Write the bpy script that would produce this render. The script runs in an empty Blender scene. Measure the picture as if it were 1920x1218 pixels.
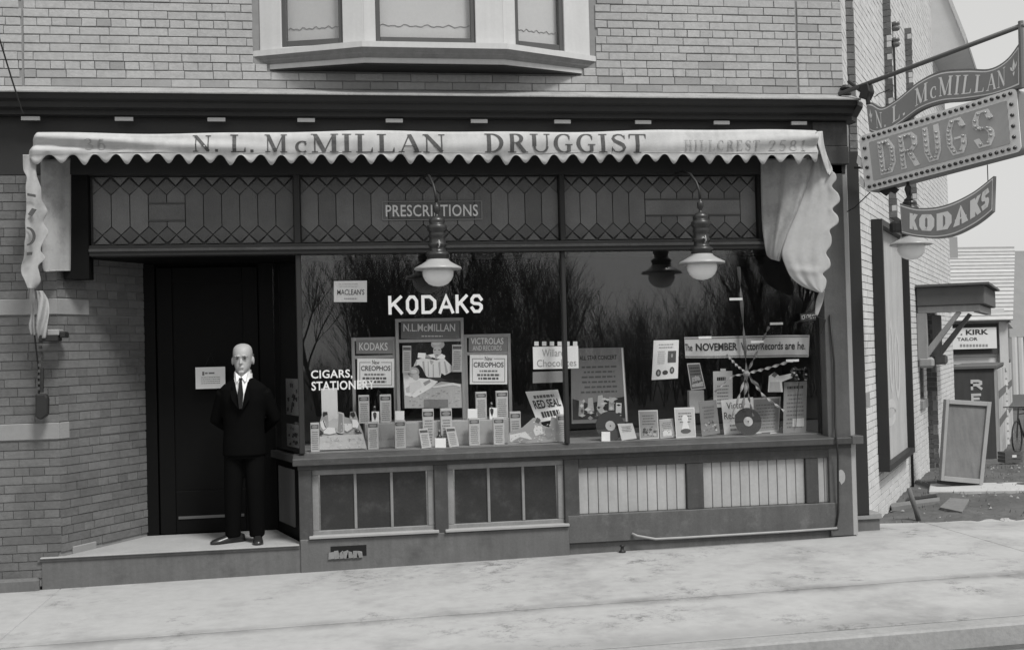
import bpy, bmesh, math, random
from mathutils import Vector, Matrix
random.seed(7)
R = math.radians
scene = bpy.context.scene
C = scene.collection

# ------------------------------------------------------------------ camera
FPX = 2100.0                       # focal length in pixels of a 1920 x 1218 frame
CAM = Vector((0.0, -9.65, 1.842))
_yaw, _pit, _rol = R(8.849), R(1.170), R(-1.450)
_fw = Vector((math.sin(_yaw)*math.cos(_pit), math.cos(_yaw)*math.cos(_pit), math.sin(_pit)))
_rt = Vector((math.cos(_yaw), -math.sin(_yaw), 0))
_up = _rt.cross(_fw)
AX_R = _rt*math.cos(_rol) + _up*math.sin(_rol)
AX_U = _up*math.cos(_rol) - _rt*math.sin(_rol)
cam_d = bpy.data.cameras.new('camera'); cam_d.sensor_width = 36.0; cam_d.lens = FPX/1920*36
cam_d.clip_end = 600; cam_d.clip_start = 0.05
cam = bpy.data.objects.new('camera', cam_d); C.objects.link(cam)
mw = Matrix.Identity(4)
for i in range(3):
    mw[i][0] = AX_R[i]; mw[i][1] = AX_U[i]; mw[i][2] = -_fw[i]; mw[i][3] = CAM[i]
cam.matrix_world = mw
scene.camera = cam

# ------------------------------------------------------------------ sky, sun, exposure
SUN_AZ = Vector((0.50, -0.866))     # horizontal direction towards the sun (from the right, in front)
SUN_EL = R(57)
world = bpy.data.worlds.new('World'); scene.world = world; world.use_nodes = True
nt = world.node_tree; nt.nodes.clear()
sky = nt.nodes.new('ShaderNodeTexSky'); sky.sky_type = 'NISHITA'; sky.sun_disc = False
sky.sun_elevation = SUN_EL; sky.sun_rotation = math.atan2(SUN_AZ.x, SUN_AZ.y)
sky.air_density = 1.0; sky.dust_density = 3.0
bw = nt.nodes.new('ShaderNodeRGBToBW')
mixc = nt.nodes.new('ShaderNodeMix'); mixc.data_type = 'RGBA'; mixc.inputs[0].default_value = 0.72
mixc.inputs[7].default_value = (6.3, 6.28, 6.16, 1)          # even cloud cover
bg = nt.nodes.new('ShaderNodeBackground'); bg.inputs['Strength'].default_value = 0.1
wo = nt.nodes.new('ShaderNodeOutputWorld')
nt.links.new(sky.outputs[0], bw.inputs[0]); nt.links.new(bw.outputs[0], mixc.inputs[6])
nt.links.new(mixc.outputs[2], bg.inputs[0]); nt.links.new(bg.outputs[0], wo.inputs[0])
sd = bpy.data.lights.new('sun', 'SUN'); sd.energy = 2.5; sd.angle = R(15); sd.color = (1, .995, .975)
so = bpy.data.objects.new('sun', sd); C.objects.link(so)
_sv = Vector((SUN_AZ.x*math.cos(SUN_EL), SUN_AZ.y*math.cos(SUN_EL), math.sin(SUN_EL)))
so.rotation_euler = _sv.to_track_quat('Z', 'Y').to_euler(); so.location = _sv*30
vs = scene.view_settings
vs.view_transform = 'Standard'; vs.look = 'None'; vs.exposure = 0.36; vs.gamma = 1.0; vs.use_curve_mapping = False

# ------------------------------------------------------------------ measuring helpers
def ray(px, py):
    return AX_R*((px-960)/FPX) - AX_U*((py-609)/FPX) + _fw
def P3(px, py, y=0.0):
    d = ray(px, py); return CAM + d*((y-CAM.y)/d.y)
def PX(px, py, y=0.0): return P3(px, py, y).x
def PZ(px, py, y=0.0): return P3(px, py, y).z
def PG(px, py, z=0.0):
    d = ray(px, py); return CAM + d*((z-CAM.z)/d.z)
def PL(px, py, p0, dv):
    n = Vector((-dv[1], dv[0], 0)); d = ray(px, py); return CAM + d*((Vector(p0)-CAM).dot(n)/d.dot(n))
def lerp(a, b, t): return a+(b-a)*t
def smooth(t): t = max(0, min(1, t)); return t*t*(3-2*t)

# ------------------------------------------------------------------ materials
MATS = {}
def mat(name, g, rough=0.8, var=0.12, scale=6.0, fine=0.06, bump=0.0, bscale=60.0, spec=0.3, metal=0.0, island=0.0, stain=0.0, stain_g=0.1, stain_scale=1.2, streak=0.0, world=False):
    if name in MATS: return MATS[name]
    m = bpy.data.materials.new(name); m.use_nodes = True; MATS[name] = m
    t = m.node_tree; N = t.nodes; Lk = t.links
    b = N['Principled BSDF']; b.inputs['Roughness'].default_value = rough
    b.inputs['Specular IOR Level'].default_value = spec; b.inputs['Metallic'].default_value = metal
    tc = N.new('ShaderNodeTexCoord'); co = tc.outputs['Object']
    if world: co = N.new('ShaderNodeNewGeometry').outputs['Position']
    def noise(s, d=4, ro=0.6):
        n = N.new('ShaderNodeTexNoise'); n.inputs['Scale'].default_value = s; n.inputs['Detail'].default_value = d
        n.inputs['Roughness'].default_value = ro; Lk.new(co, n.inputs['Vector']); return n.outputs['Fac']
    def math_(op, a, bb, c=None):
        n = N.new('ShaderNodeMath'); n.operation = op
        for i, v in enumerate((a, bb, c)):
            if v is None: continue
            if isinstance(v, (int, float)): n.inputs[i].default_value = v
            else: Lk.new(v, n.inputs[i])
        return n.outputs[0]
    fac = math_('MULTIPLY_ADD', noise(scale), 2*var, 1-var)
    fac = math_('MULTIPLY', fac, math_('MULTIPLY_ADD', noise(scale*14, 2), 2*fine, 1-fine))
    if island:
        oi = N.new('ShaderNodeObjectInfo'); ge = N.new('ShaderNodeNewGeometry')
        r = math_('FRACT', math_('ADD', oi.outputs['Random'], ge.outputs['Random Per Island']), 0)
        fac = math_('MULTIPLY', fac, math_('MULTIPLY_ADD', r, 2*island, 1-island))
    if streak:
        mp = N.new('ShaderNodeMapping'); mp.inputs['Scale'].default_value = (9, 9, .6); Lk.new(co, mp.inputs[0])
        n = N.new('ShaderNodeTexNoise'); n.inputs['Scale'].default_value = 2.2; n.inputs['Detail'].default_value = 5; Lk.new(mp.outputs[0], n.inputs['Vector'])
        fac = math_('MULTIPLY', fac, math_('MULTIPLY_ADD', n.outputs['Fac'], 2*streak, 1-streak))
    val = math_('MULTIPLY', fac, g)
    if stain:
        s = N.new('ShaderNodeMapRange'); s.inputs[1].default_value = .52; s.inputs[2].default_value = .72
        Lk.new(noise(stain_scale, 7, .72), s.inputs[0])
        k = math_('MULTIPLY', s.outputs[0], stain)
        mx = N.new('ShaderNodeMix'); mx.data_type = 'FLOAT'; Lk.new(k, mx.inputs[0]); Lk.new(val, mx.inputs[2]); mx.inputs[3].default_value = stain_g
        val = mx.outputs[0]
    cc = N.new('ShaderNodeCombineColor')
    for i in range(3): Lk.new(val, cc.inputs[i])
    Lk.new(cc.outputs[0], b.inputs['Base Color'])
    if bump:
        bp = N.new('ShaderNodeBump'); bp.inputs['Strength'].default_value = bump; bp.inputs['Distance'].default_value = 0.004
        Lk.new(noise(bscale, 5), bp.inputs['Height']); Lk.new(bp.outputs[0], b.inputs['Normal'])
    return m
def glass(name, tint=0.9, ior=1.62, wobble=0.0):
    if name in MATS: return MATS[name]
    m = bpy.data.materials.new(name); m.use_nodes = True; MATS[name] = m
    t = m.node_tree; N = t.nodes; Lk = t.links; N.clear()
    out = N.new('ShaderNodeOutputMaterial'); mx = N.new('ShaderNodeMixShader')
    tr = N.new('ShaderNodeBsdfTransparent'); tr.inputs[0].default_value = (tint, tint, tint, 1)
    gl = N.new('ShaderNodeBsdfGlossy'); gl.inputs['Roughness'].default_value = 0.004; gl.inputs[0].default_value = (1, 1, 1, 1)
    
    # reflectance of one face, the same from both sides (Schlick)
    ge = N.new('ShaderNodeNewGeometry'); dt = N.new('ShaderNodeVectorMath'); dt.operation = 'DOT_PRODUCT'
    Lk.new(ge.outputs['Incoming'], dt.inputs[0]); Lk.new(ge.outputs['Normal'], dt.inputs[1])
    def mt(op, a, b, c=None):
        n = N.new('ShaderNodeMath'); n.operation = op
        for i, v in enumerate((a, b, c)):
            if v is None: continue
            if isinstance(v, (int, float)): n.inputs[i].default_value = v
            else: Lk.new(v, n.inputs[i])
        return n.outputs[0]
    r0 = ((ior-1)/(ior+1))**2
    q = mt('SUBTRACT', 1.0, mt('ABSOLUTE', dt.outputs['Value'], 0)); rf = mt('MULTIPLY_ADD', mt('POWER', q, 5.0), 1-r0, r0)
    Lk.new(rf, mx.inputs[0]); Lk.new(tr.outputs[0], mx.inputs[1]); Lk.new(gl.outputs[0], mx.inputs[2]); Lk.new(mx.outputs[0], out.inputs[0])
    if wobble:
        tc = N.new('ShaderNodeTexCoord'); n = N.new('ShaderNodeTexNoise'); n.inputs['Scale'].default_value = 1.3
        bp = N.new('ShaderNodeBump'); bp.inputs['Strength'].default_value = wobble; bp.inputs['Distance'].default_value = .01
        Lk.new(tc.outputs['Object'], n.inputs['Vector']); Lk.new(n.outputs['Fac'], bp.inputs['Height']); Lk.new(bp.outputs[0], gl.inputs['Normal'])
    return m

# ------------------------------------------------------------------ mesh helpers
class MB:
    def __init__(s): s.v = []; s.f = []
    def add(s, vs_, fs):
        o = len(s.v); s.v += [tuple(v) for v in vs_]; s.f += [tuple(i+o for i in f) for f in fs]; return s
    def box(s, x0, x1, y0, y1, z0, z1):
        return s.add([(x0,y0,z0),(x1,y0,z0),(x1,y1,z0),(x0,y1,z0),(x0,y0,z1),(x1,y0,z1),(x1,y1,z1),(x0,y1,z1)],
                     [(0,3,2,1),(4,5,6,7),(0,1,5,4),(1,2,6,5),(2,3,7,6),(3,0,4,7)])
    def obox(s, o, ax, ay, az):            # corner o and three edge vectors
        o, ax, ay, az = map(Vector, (o, ax, ay, az))
        return s.add([o, o+ax, o+ax+ay, o+ay, o+az, o+ax+az, o+ax+ay+az, o+ay+az],
                     [(0,3,2,1),(4,5,6,7),(0,1,5,4),(1,2,6,5),(2,3,7,6),(3,0,4,7)])
    def hexa(s, p):                         # eight points: bottom four, top four
        return s.add(p, [(0,3,2,1),(4,5,6,7),(0,1,5,4),(1,2,6,5),(2,3,7,6),(3,0,4,7)])
    def quad(s, *p): return s.add(p, [tuple(range(len(p)))])
    def prism(s, pts, d):                   # polygon of 3D points pushed along vector d
        d = Vector(d); n = len(pts); a = [Vector(p) for p in pts]
        return s.add(a+[p+d for p in a], [tuple(range(n-1, -1, -1)), tuple(range(n, 2*n))]+[(i, (i+1) % n, n+(i+1) % n, n+i) for i in range(n)])
    def tube(s, pts, r, n=8, cap=True):
        pts = [Vector(p) for p in pts]; rs = r if isinstance(r, (list, tuple)) else [r]*len(pts)
        base = len(s.v); up = None
        for i, p in enumerate(pts):
            t = (pts[min(i+1, len(pts)-1)]-pts[max(i-1, 0)]).normalized()
            if up is None:
                up = Vector((0, 0, 1)) if abs(t.z) < .9 else Vector((1, 0, 0))
            a = t.cross(up).normalized(); b = a.cross(t).normalized(); up = b
            for k in range(n):
                an = 2*math.pi*k/n; s.v.append(tuple(p+a*math.cos(an)*rs[i]+b*math.sin(an)*rs[i]))
        for i in range(len(pts)-1):
            for k in range(n):
                s.f.append((base+i*n+k, base+i*n+(k+1) % n, base+(i+1)*n+(k+1) % n, base+(i+1)*n+k))
        if cap:
            s.f.append(tuple(base+k for k in range(n-1, -1, -1))); s.f.append(tuple(base+(len(pts)-1)*n+k for k in range(n)))
        return s
    def lathe(s, prof, c=(0,0,0), n=20):    # profile of (radius, z)
        c = Vector(c); base = len(s.v)
        for r_, z in prof:
            for k in range(n):
                an = 2*math.pi*k/n; s.v.append((c.x+r_*math.cos(an), c.y+r_*math.sin(an), c.z+z))
        for i in range(len(prof)-1):
            for k in range(n): s.f.append((base+i*n+k, base+i*n+(k+1) % n, base+(i+1)*n+(k+1) % n, base+(i+1)*n+k))
        s.f.append(tuple(base+k for k in range(n-1, -1, -1))); s.f.append(tuple(base+(len(prof)-1)*n+k for k in range(n)))
        return s
    def grid(s, rows):                      # rows of equally many points
        m = len(rows[0]); base = len(s.v)
        for r_ in rows: s.v += [tuple(p) for p in r_]
        for i in range(len(rows)-1):
            for k in range(m-1): s.f.append((base+i*m+k, base+i*m+k+1, base+(i+1)*m+k+1, base+(i+1)*m+k))
        return s
    def mesh(s, name, m=None, smooth_=False, recalc=True):
        me = bpy.data.meshes.new(name); me.from_pydata(s.v, [], s.f)
        if recalc:
            bm = bmesh.new(); bm.from_mesh(me); bmesh.ops.recalc_face_normals(bm, faces=bm.faces); bm.to_mesh(me); bm.free()
        if m: me.materials.append(m)
        if smooth_:
            for p in me.polygons: p.use_smooth = True
        me.update(); return me
    def build(s, name, m, parent=None, smooth_=False, bevel=0.0, solid=0.0, recalc=True, local=False):
        o = bpy.data.objects.new(name, s.mesh(name, m, smooth_, recalc)); C.objects.link(o)
        if parent is not None:
            o.parent = parent
            if parent.type == 'EMPTY' and not local: o.matrix_parent_inverse = Matrix.Translation(-parent.location)
        if bevel:
            md = o.modifiers.new('bevel', 'BEVEL'); md.width = bevel; md.segments = 1; md.limit_method = 'ANGLE'
        if solid:
            md = o.modifiers.new('solid', 'SOLIDIFY'); md.thickness = solid; md.offset = 0
        return o
def tag(o, label=None, cat=None, group=None, kind=None):
    for k, v in (('label', label), ('category', cat), ('group', group), ('kind', kind)):
        if v: o[k] = v
    return o
def thing(name, label, cat, loc=(0,0,0), group=None, rot=(0,0,0)):
    o = bpy.data.objects.new(name, None); o.empty_display_size = .1; C.objects.link(o)
    o.location = loc; o.rotation_euler = rot
    return tag(o, label, cat, group)

# ------------------------------------------------------------------ lettering
def font_mesh(txt, bold=0.0, spacing=1.0):
    cu = bpy.data.curves.new('t', 'FONT'); cu.body = txt; cu.offset = bold; cu.space_character = spacing; cu.resolution_u = 3
    ob = bpy.data.objects.new('t', cu); C.objects.link(ob)
    me = bpy.data.meshes.new_from_object(ob.evaluated_get(bpy.context.evaluated_depsgraph_get()))
    vs_ = [(v.co.x, v.co.y) for v in me.vertices]; fs = [tuple(p.vertices) for p in me.polygons]
    bpy.data.objects.remove(ob); bpy.data.curves.remove(cu); bpy.data.meshes.remove(me)
    return vs_, fs
def fit2d(vs_, x0, x1, z0, z1):
    ax = min(v[0] for v in vs_); bx = max(v[0] for v in vs_); az = min(v[1] for v in vs_); bz = max(v[1] for v in vs_)
    return [(x0+(v[0]-ax)/(bx-ax)*(x1-x0), z0+(v[1]-az)/(bz-az)*(z1-z0)) for v in vs_]
def sans(mb, txt, x0, x1, z0, z1, fn, bold=0.0, spacing=1.0):
    """letters of the built-in font fitted to a box and set on the surface fn(x, z)"""
    vs_, fs = font_mesh(txt, bold, spacing)
    return mb.add([fn(a, b) for a, b in fit2d(vs_, x0, x1, z0, z1)], fs)
def strokes_serif(ch):
    """serif capital of unit height as strokes: (points, widths); returns strokes, advance"""
    T, t = .17, .055
    def bar(x0, z0, x1, z1, w): return ([(x0, z0), (x1, z1)], [w, w])
    def ser(x, z, w=.30): return ([(x-w/2, z), (x+w/2, z)], [.05, .05])
    def arc(cx, cz, rx, rz, a0, a1, tk, n=14):
        p, w = [], []
        for i in range(n+1):
            a = R(lerp(a0, a1, i/n)); p.append((cx+rx*math.cos(a), cz+rz*math.sin(a))); w.append(lerp(t, tk, abs(math.cos(a))**1.3))
        return (p, w)
    b, u = .025, .975
    if ch == 'N': return [bar(.14,0,.14,1,t), bar(.12,.97,.74,.03,T), bar(.74,0,.74,1,t), ser(.12,b,.26), ser(.08,u,.2), ser(.74,u,.26)], .95
    if ch == 'L': return [bar(.2,0,.2,1,T), ser(.2,u,.36), ([(.04,b),(.68,b)],[.05,.05]), ([(.66,.03),(.69,.26)],[.1,.02])], .8
    if ch == 'M': return [bar(.13,0,.13,1,t), bar(.14,.97,.5,.03,T), bar(.5,.03,.86,.97,t), bar(.88,0,.88,1,T), ser(.13,b,.24), ser(.08,u,.2), ser(.9,u,.3), ser(.88,b,.34)], 1.12
    if ch == 'I': return [bar(.2,0,.2,1,T), ser(.2,b,.36), ser(.2,u,.36)], .46
    if ch == 'A': return [bar(.12,.02,.44,.98,t), bar(.44,1,.76,.02,T), ([(.22,.33),(.66,.33)],[.045,.045]), ser(.12,b,.24), ser(.76,b,.32)], .94
    if ch == 'D': return [bar(.2,0,.2,1,T), arc(.3,.5,.42,.475,90,-90,T), ser(.2,b,.36), ser(.2,u,.36)], .92
    if ch == 'R': return [bar(.2,0,.2,1,T), arc(.34,.735,.26,.24,90,-90,T), ([(.2,.5),(.36,.5)],[.05,.05]), ([(.2,.975),(.36,.975)],[.05,.05]), bar(.42,.5,.74,.02,T), ser(.2,b,.36), ser(.76,b,.24)], .92
    if ch == 'U': return [bar(.17,.32,.17,1,T), bar(.72,.32,.72,1,t), arc(.45,.32,.28,.29,180,360,.1), ser(.17,u,.34), ser(.72,u,.26)], .92
    if ch in 'GC':
        s_ = [arc(.47,.5,.36,.48,55,305,T, 20), ([(.68,.88),(.7,.66)],[.1,.02])]
        if ch == 'G': s_ += [bar(.68,.06,.68,.42,.15), ser(.68,.42,.32)]
        else: s_ += [([(.68,.12),(.7,.26)],[.08,.02])]
        return s_, .92
    if ch == 'S':
        p = [(.62,.82),(.5,.95),(.34,.975),(.18,.9),(.12,.76),(.2,.62),(.38,.52),(.55,.41),(.62,.26),(.56,.1),(.38,.025),(.2,.06),(.1,.2)]
        return [(p, [.05,.05,.06,.1,.13,.16,.18,.16,.13,.1,.06,.05,.05]), ([(.62,.94),(.63,.72)],[.04,.03]), ([(.09,.06),(.08,.3)],[.04,.03])], .74
    if ch == 'T': return [bar(.4,0,.4,1,T), ser(.4,b,.36), ([(.04,u),(.76,u)],[.05,.05]), ([(.06,.98),(.04,.74)],[.09,.02]), ([(.74,.98),(.76,.74)],[.09,.02])], .84
    if ch == 'H': return [bar(.18,0,.18,1,T), bar(.72,0,.72,1,T), ([(.18,.5),(.72,.5)],[.05,.05]), ser(.18,b,.34), ser(.18,u,.34), ser(.72,b,.34), ser(.72,u,.34)], .94
    if ch == 'E': return [bar(.2,0,.2,1,T), ser(.2,u,.36), ([(.04,b),(.66,b)],[.05,.05]), ([(.1,u),(.64,u)],[.05,.05]), ([(.2,.5),(.5,.5)],[.05,.05]), ([(.65,.03),(.67,.25)],[.09,.02]), ([(.63,.98),(.65,.76)],[.09,.02])], .8
    if ch == 'K': return [bar(.2,0,.2,1,T), bar(.22,.42,.7,.97,t), bar(.34,.56,.76,.03,T), ser(.2,b,.36), ser(.2,u,.36), ser(.7,u,.26), ser(.78,b,.28)], .94
    if ch == 'O': return [arc(.47,.5,.36,.48,0,360,T, 28)], .94
    if ch == 'c': return [arc(.36,.3,.24,.29,50,310,.14, 14), ([(.5,.5),(.5,.4)],[.1,.06])], .66
    if ch == '.': return [([(.06,.07),(.2,.07)],[.14,.14])], .34
    if ch == '1': return [bar(.25,0,.25,1,.14), ser(.25,b,.32), ([(.1,.82),(.25,.96)],[.05,.06])], .5
    if ch == '2': return [([(.1,.72),(.14,.9),(.3,.975),(.46,.9),(.5,.72),(.4,.48),(.1,.06)],[.12,.08,.05,.1,.14,.12,.05]), ([(.08,.05),(.54,.05)],[.09,.09])], .62
    if ch == '5': return [([(.14,.95),(.5,.95)],[.09,.09]), ([(.15,.95),(.13,.55)],[.05,.05]), ([(.13,.55),(.3,.62),(.48,.5),(.52,.3),(.42,.09),(.25,.03),(.08,.12)],[.05,.06,.12,.14,.1,.05,.08])], .62
    if ch == '8': return [arc(.31,.74,.17,.22,0,360,.11, 18), arc(.31,.27,.22,.245,0,360,.14, 20)], .64
    if ch == '3': return [([(.1,.82),(.28,.97),(.46,.86),(.46,.66),(.26,.53)],[.07,.05,.11,.1,.04]), ([(.26,.53),(.5,.42),(.53,.22),(.4,.05),(.22,.03),(.08,.14)],[.04,.09,.14,.09,.05,.08])], .62
    if ch == '6': return [arc(.31,.29,.21,.26,0,360,.13, 20), ([(.12,.32),(.16,.66),(.3,.9),(.5,.95)],[.13,.13,.08,.05])], .64
    return [], .45
def stroke2d(pts, ws):
    """outline pairs of a stroke of varying width"""
    n = len(pts); out = []
    for i in range(n):
        a, b = pts[max(0, i-1)], pts[min(n-1, i+1)]
        dx, dz = b[0]-a[0], b[1]-a[1]; l = math.hypot(dx, dz) or 1e-6
        if n == 2 or i in (0, n-1) and pts[0] != pts[-1]: pass
        nx, nz = -dz/l*ws[i]/2, dx/l*ws[i]/2
        out.append(((pts[i][0]+nx, pts[i][1]+nz), (pts[i][0]-nx, pts[i][1]-nz)))
    return out
def serif(mb, txt, x0, x1, z0, z1, fn, spacing=0.0, eps=.0005):
    """painted serif capitals between x0 and x1, set on fn(x, z, lift)"""
    adv = [strokes_serif(c) for c in txt]; tot = sum(a[1] for a in adv)+spacing*(len(txt)-1)
    k = (x1-x0)/tot; h = z1-z0; x = x0; j = 0
    for st, w in adv:
        for pts, ws in st:
            # subdivide straight strokes so that they follow the surface
            if len(pts) == 2:
                m = 5; pts = [(lerp(pts[0][0], pts[1][0], i/m), lerp(pts[0][1], pts[1][1], i/m)) for i in range(m+1)]; ws = [lerp(ws[0], ws[1], i/m) for i in range(m+1)]
            pr = stroke2d(pts, ws); j += 1; lift = eps*(j % 5)
            vs_ = []
            for a, b in pr:
                for q in (a, b): vs_.append(fn(x+q[0]*k, z0+min(1, max(0, q[1]))*h, lift))
            mb.add(vs_, [(2*i, 2*i+1, 2*i+3, 2*i+2) for i in range(len(pr)-1)])
        x += (w+spacing)*k
    return mb
BLOCK = {  # block capitals as centre lines in a unit box
 'K': [[(0,0),(0,1)], [(.05,.42),(.95,1)], [(.33,.6),(1,0)]],
 'O': [[(.3,0),(0,.25),(0,.75),(.3,1),(.7,1),(1,.75),(1,.25),(.7,0),(.3,0)]],
 'D': [[(0,0),(0,1),(.6,1),(1,.72),(1,.28),(.6,0),(0,0)]],
 'A': [[(0,0),(.5,1),(1,0)], [(.2,.32),(.8,.32)]],
 'S': [[(1,.78),(.75,1),(.25,1),(0,.8),(0,.62),(.2,.52),(.8,.48),(1,.36),(1,.2),(.75,0),(.25,0),(0,.22)]],
 'R': [[(0,0),(0,1),(.7,1),(1,.85),(1,.62),(.7,.48),(0,.48)], [(.5,.48),(1,0)]],
 'U': [[(0,1),(0,.25),(.3,0),(.7,0),(1,.25),(1,1)]],
 'G': [[(1,.78),(.75,1),(.3,1),(0,.72),(0,.28),(.3,0),(.75,0),(1,.22),(1,.45),(.55,.45)]],
 'E': [[(1,1),(0,1),(0,0),(1,0)], [(0,.5),(.8,.5)]],
}
def block_letter(mb, ch, x0, x1, z0, z1, w, fn, d):
    """block capital of mitred bars, w wide, standing d proud of the surface fn(x, z)"""
    for li, line in enumerate(BLOCK[ch]):
        pts = [(lerp(x0+w/2, x1-w/2, a), lerp(z0+w/2, z1-w/2, b)) for a, b in line]
        closed = line[0] == line[-1]; n = len(pts)
        if closed: pts = pts[:-1]; n -= 1
        L_, R_ = [], []
        for i in range(n):
            p = pts[i]
            a = pts[i-1] if (i > 0 or closed) else None; b = pts[(i+1) % n] if (i < n-1 or closed) else None
            d1 = (Vector(p)-Vector(a)).normalized() if a else None; d2 = (Vector(b)-Vector(p)).normalized() if b else None
            if d1 is None: d1 = d2
            if d2 is None: d2 = d1
            n1 = Vector((-d1.y, d1.x)); n2 = Vector((-d2.y, d2.x)); m = (n1+n2).normalized(); s_ = (w/2)/max(.5, m.dot(n1))
            e = Vector(p)
            if a is None: e -= d2*w/2*.98
            if b is None: e += d1*w/2*.98
            L_.append(e+m*s_); R_.append(e-m*s_)
        rng = range(n) if closed else range(n-1)
        dd = Vector(d)*(1-.12*li)
        for i in rng:
            j = (i+1) % n
            q = [fn(v.x, v.y) for v in (L_[i], R_[i], R_[j], L_[j])]
            mb.prism(q, dd)
    return mb

# ================================================================== materials of the place
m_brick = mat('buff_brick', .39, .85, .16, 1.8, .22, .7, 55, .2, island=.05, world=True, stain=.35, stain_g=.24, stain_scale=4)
m_brickd = mat('sooty_brick', .315, .85, .16, 1.4, .14, .5, 70, .2, island=.10, world=True)
m_brick2 = mat('sooty_shaded_brick', .14, .85, .32, 2.0, .26, .8, 55, .2, island=.15, world=True, stain=.55, stain_g=.075, stain_scale=2.2)  # soot on the pier; shade of reveal and side-wall strips painted in
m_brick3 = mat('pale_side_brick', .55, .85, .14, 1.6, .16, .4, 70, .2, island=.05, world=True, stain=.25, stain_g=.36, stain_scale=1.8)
m_mortar = mat('mortar', .24, .95, .15, 20, .1)
m_mortar2 = mat('pale_mortar', .24, .95, .15, 20, .1)
m_stone = mat('stone_band', .25, .9, .12, 12, .1, .4, 50)
m_white = mat('white_paint', .53, .6, .10, 3, .05, .2, 40, .35, streak=.10, stain=.25, stain_g=.36, stain_scale=3)
m_dark = mat('dark_paint', .024, .55, .25, 4, .1, .15, 40, .35)
m_green = mat('storefront_paint', .056, .55, .25, 4, .15, .3, 50, .35, streak=.22, stain=.30, stain_g=.15, stain_scale=7)
m_post = mat('post_paint', .095, .55, .25, 4, .15, .3, 50, .35, streak=.22, stain=.25, stain_g=.17, stain_scale=6)
m_board = mat('pale_matchboard', .36, .6, .14, 3, .10, .25, 60, .3, island=.07, streak=.14, world=True, stain=.4, stain_g=.24, stain_scale=3.5)
m_sash = mat('sash_paint', .22, .65, .25, 6, .15, .3, 50, streak=.2, stain=.4, stain_g=.12, stain_scale=8)
m_conc = mat('rendered_base', .13, .95, .22, 3.5, .12, .5, 40, .2, stain=.7, stain_g=.075, stain_scale=2.6, streak=.2)
m_lead = mat('leaded_glass', .115, .28, .40, 5, .25, .6, 120, .5, island=.28, world=True)
m_diam = mat('leaded_diamond_glass', .075, .25, .25, 12, .2, .5, 140, .5, island=.22)
m_came = mat('lead_came', .068, .5, .1, 9, .1)
m_flash = mat('zinc_flashing', .30, .85, .35, 5, .3, .8, 30, stain=.6, stain_g=.17, stain_scale=6)
m_doorp = mat('door_paint', .005, .6, .2, 5, .1, .1, 40, .12)
m_black = mat('black_interior', .012, .9, .2, 4, .1)
m_pglass = glass('plate_glass', .985, 1.60, .015)
m_wglass = glass('window_glass', .985, 1.5, .05)
m_bglass = mat('dirty_basement_glass', .03, .25, .5, 5, .3, .1, 12, .5, stain=.35, stain_g=.10, stain_scale=5)
m_iron = mat('dark_iron', .03, .5, .2, 12, .1, .2, 60, .4, metal=.3)

def ground_z(x): return .0115*max(-4.0, min(9.0, x))

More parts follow.
